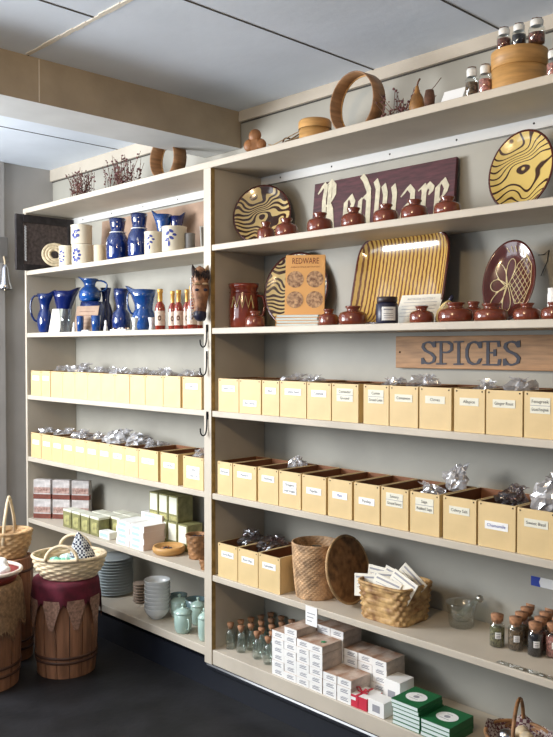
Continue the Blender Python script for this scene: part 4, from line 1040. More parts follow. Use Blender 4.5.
# olive tins with pale lids
GT = 'small olive tins with pale lids'
def tin(x, y, z, w, h, label, proto=[]):
    if proto: return dup(proto[0], (x, y, z), None, label, GT)
    t = thing('tin', label, 'tin', (x, y, z), 0, GT); proto.append(t)
    MB().box(-w/2, w/2, 0, w*.8, 0, h*.88, bev=.003).build('body', 'olive', t)
    MB().box(-w/2-.0006, w/2+.0006, -.0006, w*.8+.0006, h*.88, h, bev=.002).build('lid', 'olive_lid', t)
    MB().box(-w*.3, w*.3, -.001, -.0001, h*.15, h*.72).build('label', 'olive_gold', t)
    return t
y0 = .03; th = .094
xl = XP(62.5, y0, Z5+.05); tw = (XP(99, y0, Z5+.05)-xl)/4
for r_ in range(3):
    for c in range(5):
        if r_ == 0 and c == 4: continue
        cc = c if r_ == 0 else c+1+r_*.9
        tin(xl+tw*(cc+.5), y0+r_*.072, Z5+.0005, tw*.9, th, 'small olive tin with pale lid, %s from the left in the %s row' % (ORD[c+1], ('front', 'middle', 'back')[r_]))
xs = XP(104, .03, Z5+.02)
t = thing('small_box', 'pale blue-white small box between the olive tins and white book stack', 'box', (xs, .03, Z5+.0005)); MB().box(-.045, .045, 0, .05, 0, .035, bev=.002).build('carton', 'box_white', t); MB().box(-.035, .035, -.0008, -.0001, .008, .026).build('label', 'aqua', t)
# stacked white boxes
GW = 'flat white boxes in the stacks left of the wooden bowl'
def wbox(x, y, z, w, d, h, label, proto={}):
    key = (round(w, 3), round(d, 3))
    if key in proto: return dup(proto[key], (x, y, z), None, label, GW)
    t = thing('flat_box', label, 'box', (x, y, z), 0, GW); proto[key] = t
    MB().box(-w/2, w/2, 0, d, 0, h, mi=[0, 0, 0, 1, 0, 0]).build('carton', ['box_white', 'stack_side'], t)
    MB().box(-w*.36, w*.2, -.0007, -.0001, h*.25, h*.75).build('label', 'aqua', t)
    return t
xA, xB = XP(117, .03, Z5+.05), XP(144, .03, Z5+.05); cw = (xB-xA)/2
zh = (ZP(520, xA, .03)-Z5)/4
for c in range(2):
    for k in range(4 if c == 0 else 4):
        wbox(xA+cw*(c+.5)+.002*c, .025+.004*(k % 2), Z5+.0005+k*(zh+.0004), cw*.97, .12, zh, 'flat white box, %s from the bottom in the %s front stack' % (ORD[k+1], ('left', 'right')[c]))
for k in range(5):
    wbox(xA+cw*1.0, .152, Z5+.0005+k*(zh+.0004), cw*1.5, .10, zh, 'flat white box, %s from the bottom in the stack behind' % ORD[k+1])
# green and gold cartons
GG = 'green and gold cartons standing at the back'
def gold(x, y, z, w, d, h, label, proto=[]):
    if proto: return dup(proto[0], (x, y, z), None, label, GG)
    t = thing('tea_carton', label, 'carton', (x, y, z), 0, GG); proto.append(t)
    MB().box(-w/2, w/2, 0, d, 0, h, bev=.002).build('carton', 'olive', t)
    MB().box(-w*.40, w*.40, -.001, -.0001, h*.30, h*.95).build('front_label', 'olive_lid', t)
    MB().box(-w*.40, w*.40, -.0012, -.0002, h*.06, h*.22).build('band', 'olive_gold', t)
    return t
yg = .165; xg = XP(149, yg, Z5+.1); gw = (XP(178, yg, Z5+.15)-xg)/3; gh = (ZP(491, xg, yg)-Z5)/2-.001
for k in range(2):
    for c in range(4):
        if k == 1 and c == 3: continue
        gold(xg+gw*(c+.5), yg+(.0 if k else -.004), Z5+.0005+k*(gh+.0008), gw*.94, .09, gh, 'green and gold carton, %s from the left in the %s tier' % (ORD[c+1], ('bottom', 'top')[k]))
# wooden bowl
xw_, yw_ = at(168, 551, Z5); xw_ = XP(168, .085, Z5); r = 16.5*DEP(xw_, .085, Z5)/FPX; h = .036
t = thing('wooden_bowl', 'shallow turned wooden bowl holding small dark nuts', 'bowl', (xw_, .09, Z5+.0005))
MB().lathe([(.0005, 0), (r*.8, 0), (r*.97, h*.3), (r, h*.7), (r*.93, h), (r*.84, h), (r*.80, h*.55), (.0005, h*.35)], 36, cap=False).build('bowl', 'boxwood', t)
rr = random.Random(2)
for i in range(7):
    a = rr.uniform(0, 6.3); q = r*.45*rr.random()**.5
    o = MB().sphere((0, 0, 0), .0095, 0, 10, 7, (1, .8, .75)).build('nut', 'nuts_dark' if i % 2 else 'carved_wood', None, (xw_+q*math.cos(a), .09+q*math.sin(a), Z5+h*.5+.006)); tag(o, 'small dark nut lying in the shallow wooden bowl', 'nut', 'nuts in the wooden bowl')

def weave(prof, nst, rows, amp, m='wicker', seg=4, sx=1, sy=1, mtx=None, close=True, thick=.006, mb=None):
    """woven wall: strands go over and under nst stakes in alternate rows"""
    P = []
    def rad(z):
        for (r0, z0), (r1, z1) in zip(prof[:-1], prof[1:]):
            if z0 <= z <= z1+1e-9: return r0+(r1-r0)*((z-z0)/max(1e-9, z1-z0))
        return prof[-1][0]
    z0, z1 = prof[0][1], prof[-1][1]; n = nst*seg; rings = []
    for i in range(rows):
        for sub in (0.06, .5, .94):
            z = z0+(z1-z0)*(i+sub)/rows; bul = (0, 1, 0)[int(sub*2+.1) if sub < .9 else 2]
            ring = []
            for j in range(n):
                a = 2*PI*j/n; ov = math.cos(PI*j/seg+PI*i)
                r = rad(z)+amp*(ov*.8 if bul else ov*.35-.9); ring.append((r*math.cos(a)*sx, r*math.sin(a)*sy, z))
            rings.append(ring)
    inner = [[(x*(1-thick/max(.01, math.hypot(x, y))), y*(1-thick/max(.01, math.hypot(x, y))), z) for x, y, z in rg] for rg in rings[::-1]]
    allr = rings+inner; vs = [p for rg in allr for p in rg]; k = len(allr)
    fs = [[i*n+j, i*n+(j+1) % n, (i+1)*n+(j+1) % n, (i+1)*n+j] for i in range(k-1) for j in range(n)]
    mb = mb or MB()
    mb.add(vs, fs, 0, True, mtx)
    return mb
def rimtube(r, z, rad, sx=1, sy=1, n=40, twist=0):
    return [(r*math.cos(2*PI*j/n)*sx, r*math.sin(2*PI*j/n)*sy, z+twist*math.sin(j*PI)) for j in range(n)]
def basket(t, prof, nst, rows, amp, m, rim=.005, sx=1, sy=1, thick=.006):
    weave(prof, nst, rows, amp, sx=sx, sy=sy, thick=thick).build('wall', m, t)
    z0 = prof[0][1]; r0 = prof[0][0]
    MB().lathe([(.0005, z0), (r0*.99, z0), (r0*.96, z0+.006), (.0005, z0+.006)], 32, sx=sx, sy=sy, cap=False).build('base', m, t)
    MB().tube(rimtube(prof[-1][0]-thick/2, prof[-1][1], rim, sx, sy), rim, 8, closed=True).build('rim', m, t)
# tumbler basket and its small companion by the post
x, r, h = sp_h(181.5, 206, 526, .11, Z5)
x = min(x, -.015-r-.004)
t = thing('wicker_tumbler', 'tall tapered wicker basket full of dark pods beside the post', 'basket', (x, .13, Z5+.0005), 0, 'small wicker baskets by the post')
h = .105
basket(t, [(r*.68, 0), (r*.97, h)], 14, 8, .0018, 'wicker_dark', .003)
for i in range(12):
    a = i*2.4; q = r*.62*math.sqrt(i/12); o = MB().sphere((0, 0, 0), .010, 0, 10, 7, (1, .8, .7)).build('pod', 'nuts_dark', None, (x+q*math.cos(a), .13+q*math.sin(a), Z5+h-.012)); tag(o, 'dark round pod filling the tall wicker basket by the post', 'pod', 'dark pods in the tall wicker basket')
MB().lathe([(.0005, h-.03), (r*.86, h-.03), (r*.86, h-.018), (.0005, h-.018)], 20, cap=False).build('liner', 'nuts_dark', t)
r = .036; x = -.015-.0105-r-.006
t = thing('wicker_bowl', 'small low wicker basket in front of the tall tapered one', 'basket', (x, .045, Z5+.0005), 0, 'small wicker baskets by the post')
basket(t, [(r*.72, 0), (r*1.0, .042)], 12, 4, .0016, 'wicker_dark', .003)
MB().lathe([(.0005, .02), (r*.8, .02), (r*.82, .028), (.0005, .032)], 18, cap=False).build('contents', 'nuts_dark', t)

# bottom shelf: plates, saucers, bowls, lidded cups
xp = XP(114, .15, Z6+.05); r = 19.5*DEP(xp, .15, Z6)/FPX; yp = .15
zt = ZP(556, xp, yp)-Z6; n = 13; th = zt/n
proto = None
for k in range(n):
    lab = 'blue-grey plate, %s from the bottom of the tall plate stack' % ORD[k+1]
    if proto is None:
        proto = thing('dinner_plate', lab, 'plate', (xp, yp, Z6+.0005), 0, 'blue-grey dinner plates in a stack')
        MB().lathe([(.0005, 0), (r*.60, 0), (r*.63, th*.42), (r*.985, th*.80)], 44, cap=False).build('foot', 'plate_blue', proto)
        MB().lathe([(r*.985, th*.80), (r, th*.86), (r*.99, th*.95), (r*.7, th*.5), (.0005, th*.4)], 44, cap=False).build('dish', 'plate_edge', proto)
    else: dup(proto, (xp+rnd.uniform(-.0015, .0015), yp+rnd.uniform(-.0015, .0015), Z6+.0005+k*th), rnd.uniform(0, 90), lab)
xs_, r2 = SPAN(131, 146, .14, Z6+.05); zt = ZP(583, xs_, .14)-Z6; n = 7; th = zt/n; proto = None; xs_ = max(xs_, xp+r+r2+.004)
for k in range(n):
    lab = 'brownish saucer, %s from the bottom of the small saucer stack' % ORD[k+1]
    if proto is None:
        proto = thing('saucer', lab, 'saucer', (xs_, .15, Z6+.0005), 0, 'brownish saucers in a stack')
        MB().lathe([(.0005, 0), (r2*.6, 0), (r2*.95, th*.7)], 32, cap=False).build('foot', 'saucer_brown', proto)
        MB().lathe([(r2*.95, th*.7), (r2, th*.85), (r2*.97, th*.95), (.0005, th*.4)], 32, cap=False).build('dish', 'saucer_brown', proto)
    else: dup(proto, (xs_, .15, Z6+.0005+k*th), rnd.uniform(0, 90), lab)
yb_ = .075; xb_, r = SPAN(144, 170.5, yb_, Z6+.1); H = ZP(578.5, xb_, yb_+r*.3)-Z6; bh = .052; n = 8; st = (H-bh)/(n-1); proto = None
for k in range(n):
    lab = 'white bowl, %s from the bottom of the white bowl stack' % ORD[k+1]
    if proto is None:
        proto = thing('bowl', lab, 'bowl', (xb_, yb_, Z6+.0005), 0, 'white bowls in a stack')
        MB().lathe([(.0005, 0), (r*.45, 0), (r*.47, bh*.10), (r*.72, bh*.30), (r*.92, bh*.65), (r*.98, bh*.94)], 40, cap=False).build('outside', 'bowl_white', proto)
        MB().lathe([(r*.98, bh*.94), (r, bh*.97), (r*.97, bh), (r*.88, bh*.7), (r*.65, bh*.36), (.0005, bh*.22)], 40, cap=False).build('inside', 'bowl_white', proto)
    else: dup(proto, (xb_+rnd.uniform(-.001, .001), yb_, Z6+.0005+k*st), rnd.uniform(0, 90), lab)
for a, b, p, yy, lab in ((169.5, 187.5, 583, .185, 'dark teal bowl behind the white bowl stack'), (185, 206, 586, .20, 'dark teal bowl at the back beside the post')):
    x, r, h = sp_h(a, b, p, yy, Z6); x = min(x, -.02-r)
    t = thing('bowl', lab, 'bowl', (x, yy, Z6+.0005), 0, 'dark teal bowls'); h = min(h, .09)
    MB().lathe([(.0005, 0), (r*.5, 0), (r*.55, h*.1), (r*.85, h*.5), (r, h), (r*.92, h), (r*.75, h*.5), (.0005, h*.2)], 32, cap=False).build('bowl', 'dark_bowl', t)
def cup(px0, px1, pt, pb, label, ymin=.03):
    p = ON((px0+px1)/2, pb-2, Z6); y = min(max(p.y, ymin), .2)
    x, r, h = sp_h(px0, px1, pt, y, Z6); r *= .98; x = min(x, -.018-r)
    t = thing('lidded_cup', label, 'cup', (x, y, Z6+.0005), FRONT, 'celadon lidded cups')
    MB().lathe([(.0005, 0), (r*.72, 0), (r*.78, h*.05), (r*.92, h*.15), (r*.97, h*.40), (r*.95, h*.66), (r*.92, h*.67)], 30, cap=False).build('body', 'celadon', t)
    MB().lathe([(r*.92, h*.675), (r*1.02, h*.68), (r*1.0, h*.72), (r*.7, h*.80), (r*.3, h*.85), (r*.13, h*.86), (r*.13, h*.90), (r*.22, h*.94), (r*.17, h*.99), (.0005, h)], 30, cap=False).build('lid', 'celadon', t)
    m = MB(RZ(-55)); m.tube([(r*.90, 0, h*.52), (r*1.2, 0, h*.54), (r*1.32, 0, h*.38), (r*1.2, 0, h*.2), (r*.90, 0, h*.18)], .004, 8); m.build('handle', 'celadon', t)
cup(170, 189, 594, 619, 'celadon lidded cup behind the front one, next to the white bowls')
cup(173.5, 192.5, 603.5, 634, 'celadon lidded cup at the very front left of the group')
cup(190, 206, 597, 626, 'celadon lidded cup in the rear beside the post')
cup(197.5, 211, 608, 642, 'celadon lidded cup at the front half hidden by the post')

# ================================================================== right bay, lower shelves
def squarish(mb, hx, hy, e=.38):
    for v in mb.v:
        a = math.atan2(v.y, v.x); r = math.hypot(v.x, v.y); c, s_ = math.cos(a), math.sin(a)
        v.x = math.copysign(abs(c)**e, c)*r*hx; v.y = math.copysign(abs(s_)**e, s_)*r*hy
    return mb
# round coiled basket and its lid
yb_ = .108; xb_, r = SPAN(287.5, 338, yb_, Z5+.17); r *= .97; xb_ = max(xb_, BOXES['r5'][2][0]+.062+r); h = ZP(542, xb_, yb_)-Z5
t = thing('lidless_basket', 'round tan coiled basket with its lid off, holding a pale shaker', 'basket', (xb_, yb_, Z5+.0005))
basket(t, [(r*.80, 0), (r*.86, h*.2), (r*.94, h*.6), (r*.985, h)], 56, 26, .0011, 'rush', .0035, thick=.007)
RB = r; HBK = h; pass
t = thing('shaker', 'pale round shaker lying inside the round coiled basket', 'shaker', (xb_+.005, yb_, Z5+.0075))
MB().lathe([(.0005, 0), (.045, 0), (.047, .01), (.047, h*.70), (.043, h*.76), (.0005, h*.76)], 26, cap=False).build('body', 'bowl_white', t)
MB().lathe([(.022, h*.762), (.024, h*.765), (.024, h*.86), (.018, h*.90), (.0005, h*.90)], 22, cap=False).build('cap', 'steel', t)
MB().lathe([(.030, h*.7605), (.034, h*.761), (.034, h*.764), (.030, h*.766)], 26, cap=False).build('ring', 'grey_ink', t)
zt = ZP(538.5, xb_+.13, .12)-Z5; R = zt/2/math.cos(math.radians(14))
xl = XP(347.5, .128, Z5+.1)-.012
t = thing('basket_lid', 'round brown basket lid standing on edge against the round coiled basket', 'lid', (xl+.012, .128, Z5+.0005), 4)
mt = T(0, 0, R*math.cos(math.radians(14))+.004) @ RY(90-14)
prof = []
for i in range(46):
    q = R*(i+.5)/46; prof.append((max(.0005, q), .004+.0011*math.cos(i*PI)))
prof += [(R, .006), (R*1.01, .002), (R, -.003), (R*.97, -.004), (.0005, -.004)]
MB(mt).lathe(prof, 60, cap=False).build('disc', 'wicker_dark', t)
MB(mt).tube([(R*math.cos(2*PI*j/60), R*math.sin(2*PI*j/60), .003) for j in range(60)], .0052, 8, closed=True).build('rim', 'wicker', t)
# rectangular rush basket with card packets
fl = ON(357.5, 607.5, Z5); fr = ON(406, 624.5, Z5)
x0, x1 = XP(354, .03, Z5+.02), XP(403.5, .03, Z5+.02); hx = (x1-x0)/2; yA = .028
hy = .095; xc, yc = (x0+x1)/2, yA+hy; h = ZP(593.5, x1, yA)-Z5
t = thing('rush_basket', 'rectangular golden woven basket crammed with printed card packets', 'basket', (xc, yc, Z5+.0005), 0)
m = weave([(.90, 0), (1.0, h)], 26, 7, .042, thick=.06); squarish(m, hx, hy); m.build('wall', 'wicker_gold', t)
m = MB().lathe([(.0005, 0), (.89, 0), (.88, .005), (.0005, .005)], 40, cap=False); squarish(m, hx, hy); m.build('base', 'wicker_gold', t)
q = [(math.copysign(abs(math.cos(2*PI*j/48))**.38, math.cos(2*PI*j/48))*hx*.98, math.copysign(abs(math.sin(2*PI*j/48))**.38, math.sin(2*PI*j/48))*hy*.98, h) for j in range(48)]
MB().tube(q, .006, 8, closed=True).build('rim', 'wicker_gold', t)
GPK = 'card packets in the golden basket'
def packet(px, py, y, w, hh, rx, ry, rz, label):
    x = XP(px, y, Z5+h); zc = ZP(py, x, y)
    t = thing('card_packet', label, 'packet', (x, y, zc), rz, GPK)
    mt = RX(rx) @ RY(ry)
    MB(mt).box(-w/2, w/2, 0, .004, -hh/2, hh/2, bev=.001).build('packet', 'paper', t)
    MB(mt).box(-w*.44, w*.44, -.0006, -.0001, hh*.30, hh*.38).build('stripe', 'grey_ink', t)
    MB(mt).box(w*.08, w*.40, -.0006, -.0001, -hh*.36, -hh*.04).build('picture', 'gold_foil', t)
    m = MB(mt)
    for i in range(3): m.box(-w*.40, w*.0, -.0006, -.0001, hh*(.14-.13*i), hh*(.14-.13*i)+.0018)
    m.build('print', 'grey_ink', t)
for px, py, y, rx, ry, rz, lab in ((388, 584.5, .055, -22, 12, 8, 'card packet frontmost, slanting down to the right'), (371, 580, .075, -12, -6, 12, 'card packet sticking up at the left end'), (383, 573, .125, -8, 2, 5, 'card packet standing tallest at the back left'),
                              (398, 577, .105, -14, 16, 10, 'card packet in the middle with its picture showing'), (412, 577, .13, -10, 38, 14, 'card packet leaning out at the right end'), (404, 582, .075, -18, 22, 4, 'card packet behind the frontmost one, tilted right'), (391, 578, .095, -10, -4, 14, 'card packet upright in the middle of the bunch')):
    packet(px-3, py+5, y, .108, .078, rx, ry, rz, lab+' in the golden basket')
# glass mortar and pestle
p = ON(463, 630, Z5); yb_ = max(.06, p.y+.03); x, r = SPAN(446, 477, yb_, Z5+.05); h = ZP(602, x, yb_)-Z5
t = thing('mortar', 'clear glass mortar with a glass pestle resting in it', 'mortar', (x, yb_, Z5+.0005), FRONT)
MB().lathe([(.0005, 0), (r*.72, 0), (r*.80, h*.05), (r*.82, h*.2), (r*.85, h*.55), (r*1.0, h*.95), (r*.97, h), (r*.86, h*.94), (r*.72, h*.5), (r*.5, h*.25), (.0005, h*.2)], 36, cap=False).build('bowl', 'glass', t)
m = MB(RZ(FRONT)); m.tube([(r*.95, 0, h*.98), (r*1.25, 0, h*1.02)], [.012, .003], 8); 
t2 = thing('pestle', 'clear glass pestle with a dark tip leaning in the glass mortar', 'pestle', (x, yb_, Z5+.0005), FRONT)
A = Vector((-r*.35, 0, h*.34)); B = Vector((r*1.05, 0, h*1.10))
MB().tube([A, A.lerp(B, .18), A.lerp(B, .3), A.lerp(B, .8), B], [r*.14, r*.26, r*.17, r*.15, r*.2], 14).build('shaft', 'glass_green', t2)
MB().sphere(B+Vector((.006, 0, .003)), r*.25, 0, 14, 10).build('knob', 'steel', t2)
# corked jars
GJ = 'corked spice jars at the right end'
fills = ['spice_green', 'spice_brown', 'spice_black', 'spice_pink', 'spice_green', 'spice_brown', 'spice_red', 'spice_black', 'spice_brown', 'spice_red', 'spice_brown', 'spice_red', 'spice_green', 'spice_brown', 'spice_red', 'spice_brown']
names = {0: 'corked jar of greenish spice standing apart at the left of the jar group', 1: 'corked jar of brown spice in the front row beside the black one', 2: 'corked jar of black spice in the front row', 3: 'corked jar of pink spice at the right edge of the front row'}
pos = []
for (a, b, pt, pb) in ((489.7, 504.6, 614.5, 649), (508, 523.2, 617.5, 652.5), (526, 544.5, 622, 659), (545, 562, 624, 660)):
    p = ON((a+b)/2, pb, Z5); r = (b-a)/2*DEP(p.x, p.y+.02, Z5)/FPX; pos.append((XP((a+b)/2, p.y+r, Z5+.04), p.y+r, r, pt))
h0 = ZP(pos[1][3], pos[1][0], pos[1][1])-Z5; r0 = pos[1][2]
k = 0
for i, (x, y, r, pt) in enumerate(pos):
    jar(x, y, Z5+.0003, r0, h0, fills[i], names[i], GJ, lid='cork', level=.60, lab=True, rz=FRONT-8)
for r_ in range(1, 4):
    for c in range(4):
        if c == 0: continue
        x, y = pos[c][0]-.012*r_, pos[c][1]+.056*r_
        jar(x, y, Z5+.0003, r0, h0, fills[4+(r_-1)*4+c], 'corked spice jar, %s in the %s row behind the front row' % (('', 'left', 'middle', 'right')[c], ORD[r_]), GJ, lid='cork', level=.60)
x0, x1 = XP(497, .016, Z5), XP(556, .016, Z5)
t = thing('label_strip', 'clear plastic label strip lying along the shelf edge before the corked jars', 'strip', (x0, .006, Z5+.0005))
MB().box(0, x1-x0, 0, .024, 0, .0016).build('strip', 'glass', t)
m = MB()
for i in range(5): m.box(.012+i*(x1-x0-.03)/5, .012+i*(x1-x0-.03)/5+.012, .004, .010, .0017, .0019)
m.build('print', 'label_white', t)
# strip sign on the back wall
y = YB-.003; x0, x1 = XP(531, y, .66), XP(575, y, .66); z0, z1 = ZP(585, x0, y), ZP(575.5, x0, y)
t = thing('wall_sign', 'narrow white strip sign with a dark blue end on the wall above the corked jars', 'sign', (x0, y, z0))
MB().box(0, x1-x0, 0, .002, 0, z1-z0).build('strip', 'label_white', t)
m = MB(); m.poly([(.0, 0), (.034, 0), (.028, (z1-z0)*.5), (.034, z1-z0), (0, z1-z0)], .0001, .0006, mtx=FACE); m.build('blue_end', 'ink_blue', t)
# price tag hanging from the shelf edge
x0, x1 = XP(305.5, -.002, .44), XP(317, -.002, .44); z1, z0 = Z5-.002, ZP(624, x0, -.002)
t = thing('price_tag', 'small white price tag hanging from the shelf edge above the white cartons', 'tag', (x0, -.0012, z0))
MB().box(0, x1-x0, -.0006, .0006, 0, z1-z0).build('card', 'label_white', t)
m = MB()
for i in range(3): m.box(.008, x1-x0-.010-.008*i, -.0011, -.0007, (z1-z0)*(.62-.2*i), (z1-z0)*(.62-.2*i)+.003)
m.build('print', 'grey_ink', t)

# ------------------------------------------------------------------ bottom shelf: corked bottles
GV = 'empty corked bottles on the bottom shelf'
vr = 5.7*2.95/FPX; p0 = ON(226.8, 649.5, Z6); vh = ZP(624, p0.x, p0.y)-Z6
V = {}
def vial(x, y, label):
    if 'p' in V: return dup(V['p'], (x, y, Z6+.0003), rnd.uniform(0, 360), label)
    t = thing('corked_bottle', label, 'bottle', (x, y, Z6+.0003), 0, GV); V['p'] = t
    MB().lathe([(.0005, .0005), (vr*.9, .0005), (vr, vh*.06), (vr, vh*.56), (vr*.85, vh*.66), (vr*.50, vh*.74), (vr*.48, vh*.84), (vr*.60, vh*.86), (vr*.58, vh*.89), (vr*.40, vh*.86), (vr*.42, vh*.74), (vr*.8, vh*.62), (vr*.9, vh*.5), (vr*.88, .006), (.0005, .006)], 20, cap=False).build('glass', 'glass_green', t)
    MB().lathe([(.0005, vh*.76), (vr*.40, vh*.76), (vr*.62, vh*.895), (vr*.74, vh), (.0005, vh)], 16, cap=False).build('cork', 'cork', t)
    return t
rows_ = [[(226.8, 649.5), (237.4, 653), (253.6, 659.5), (264.6, 665), (273.5, 671)]]
for (px, py), c in zip(rows_[0], range(5)):
    p = ON(px, py, Z6); vial(p.x, p.y+vr, 'clear corked bottle, %s from the left in the front row' % ORD[c+1])
f0 = ON(226.8, 649.5, Z6); f1 = ON(264.6, 665, Z6)
dvec = (f1-f0)/4
for r_ in range(1, 5):
    for c in range(5):
        x = f0.x+dvec.x*c*1.12+.006*r_; y = f0.y+dvec.y*c*(1-.2*r_)+vr+.052*r_
        if x < .02+vr or y > .275 or (r_ == 0): continue
        vial(x, y, 'clear corked bottle, %s from the left in the %s row behind the front row' % (ORD[c+1], ORD[r_]))
# ------------------------------------------------------------------ the pile of small white cartons
GC = 'small white cartons piled on the bottom shelf'
cw = XP(296.8, .01, Z6+.1)-XP(284.4, .01, Z6+.1); ch = (ZP(631, XP(277, .01, Z6), .01)-Z6)/6; cd = .105
CP = {}
def carton(x, y, z, label, open_=False, rz=0):
    key = 'o' if open_ else 'c'
    if key in CP: return dup(CP[key], (x, y, z), rz, label)
    t = thing('carton', label, 'carton', (x, y, z), rz, GC); CP[key] = t
    MB().box(-cw/2+.0008, cw/2-.0008, 0, cd, 0, ch-.0004, mi=[0, 1, 0, 2, 0, 2]).build('carton', ['box_white', 'box_topprint', 'box_side'], t)
    m = MB(); m.box(-cw*.24, cw*.30, -.0006, -.0001, ch*.28, ch*.40); m.box(-cw*.24, cw*.22, -.0006, -.0001, ch*.5, ch*.62); m.box(-cw*.15, cw*.3, -.0006, -.0001, ch*.68, ch*.74)
    m.build('print', 'grey_ink', t)
    return t
xs0 = XP(272.3, .01, Z6+.1)
colname = 'stack %s from the left'
hts = [[6, 7, 6, 6, 3, 2], [6, 6, 7, 7, 5, 5, 5]]
for r_, hs in enumerate(hts):
    for c, n in enumerate(hs):
        x = xs0+cw*(c+.5)+(.004 if c >= 4 else 0) + (.0 if r_ == 0 else cw*.05)
        y = .008+r_*(cd+.006)
        for k in range(n):
            carton(x+rnd.uniform(-.0008, .0008), y+rnd.uniform(-.001, .002), Z6+.0005+k*ch, 'small white carton, %s up in the %s stack of the %s row' % (ORD[k+1], ORD[c+1], ('front', 'rear')[r_]))
# green sprig on one carton top
x = xs0+cw*3.5; o = MB().poly([(.012*math.cos(a*.63)*(1 if a % 2 else .55), .012*math.sin(a*.63)*(1 if a % 2 else .55)) for a in range(10)], 0, .0015).build('paper_sprig', 'green_sprig', None, (x, .05, Z6+.0008+6*ch)); tag(o, 'small green leaf sticker on top of the fourth white carton stack', 'sticker')
# slanting carton on the sixth stack
x = xs0+cw*5.5+.004; o = carton(x, .010, Z6+.0008+2*ch, 'small white carton lying on the sixth short front stack with its brown top showing'); 
# ribboned red package
x0, x1 = XP(348, .012, Z6+.03), XP(367, .012, Z6+.03); h = ZP(692, x0, .012)-Z6; w = x1-x0
t = thing('gift_package', 'red and white package tied with red ribbon beside the white cartons', 'package', (x0, .010, Z6+.0005))
MB().box(0, w, 0, .085, 0, h, mi=[0, 0, 1, 1, 0, 1]).build('carton', ['box_white', 'red_label'], t)
MB().box(w*.08, w*.5, -.0006, -.0001, h*.55, h*.8).build('label', 'label_white', t)
m = MB(); m.box(w*.44, w*.56, -.0012, .086, -.0001, h+.0012); m.build('ribbon', 'red_label', t)
m = MB()
for s_ in (-1, 1):
    m.tube([(w*.5, .03, h+.003), (w*.5+s_*.014, .03, h+.018), (w*.5+s_*.028, .03, h+.014), (w*.5+s_*.02, .03, h+.004), (w*.5, .03, h+.003)], .003, 6)
m.build('bow', 'red_label', t)
# two small white boxes
def smallbox(px0, px1, pt, y, d, label, lab_):
    x0, x1 = XP(px0, y, Z6+.03), XP(px1, y, Z6+.03); w = x1-x0; return x0, w
y = .008; x0, x1 = XP(368, y, Z6+.03), XP(384, y, Z6+.03); w = x1-x0; h = ZP(698, x0, y)-Z6
t = thing('small_box', 'small white box with a dark printed square right of the red package', 'box', (x0, y, Z6+.0005))
MB().box(0, w, 0, .06, 0, h, bev=.001).build('carton', 'box_white', t)
MB().box(w*.28, w*.74, -.0007, -.0001, h*.25, h*.72).build('print', 'grey_ink', t)
y = .10; x0, x1 = XP(384, y, Z6+.05), XP(400, y, Z6+.05); w = x1-x0; h = ZP(678, x0, y)-Z6
t = thing('small_box', 'taller white box standing behind, left of the green card stack', 'box', (x0, y, Z6+.0005))
MB().box(0, w, 0, .08, 0, h, bev=.001).build('carton', 'box_white', t)
MB().box(w*.25, w*.7, -.0007, -.0001, h*.30, h*.62).build('print', 'grey_ink', t)
# green card boxes with oval labels
GN = 'green card boxes with white oval labels'
def green(x, y, z, w, d, h, label, top, rz=0, proto={}):
    key = top
    if key in proto: return dup(proto[key], (x, y, z), rz, label)
    t = thing('card_box', label, 'box', (x, y, z), rz, GN); proto[key] = t
    m = MB(); m.box(0, w, 0, d, h-.0012, h); m.box(0, w, 0, d, 0, .0012); m.box(w-.0015, w, 0, d, .0012, h-.0012); m.build('cover', 'green_card', t)
    MB().box(.001, w-.002, .001, d-.001, .0013, h-.0013).build('pages', 'page_edge', t)
    if top:
        m = MB(T(w*.5, d*.5, h)); m.poly([(w*.34*math.cos(2*PI*j/36), d*.25*math.sin(2*PI*j/36)) for j in range(36)], 0, .0006); lo = m.build('oval_label', 'label_white', t)
        m = MB(T(w*.5, d*.5, h+.0008))
        for dy, ww in ((.16, .10), (-.16, .16)): m.box(-w*ww, w*ww, d*dy*.8-.0012, d*dy*.8+.0012, 0, .0001)
        pts = [(w*.10*math.cos(2*PI*j/14), d*.07*math.sin(2*PI*j/14)) for j in range(14)]; m.poly(pts, 0, .0001)
        m.build('print', 'grey_ink', lo)
    return t
y = .006; xa = XP(392, y, Z6+.06); wa = XP(419, y, Z6+.06)-xa; ha = (ZP(699, xa, y)-Z6)/6
for k in range(6):
    green(xa+rnd.uniform(-.002, .002)-(.003 if k > 3 else 0), y+rnd.uniform(0, .003), Z6+.0005+k*(ha+.0003), wa, .135, ha, 'green card box, %s up in the taller left green stack' % ORD[k+1], k == 5)
xb = xa+wa+.006; wb = wa*1.05; hb = (ZP(712, xb, .006)-Z6)/5
for k in range(4):
    green(xb+rnd.uniform(-.002, .002), .006+rnd.uniform(0, .003), Z6+.0005+k*(ha+.0003), wa*1.0, .135, ha, 'green card box, %s up in the lower right green stack' % ORD[k+1], k == 3)
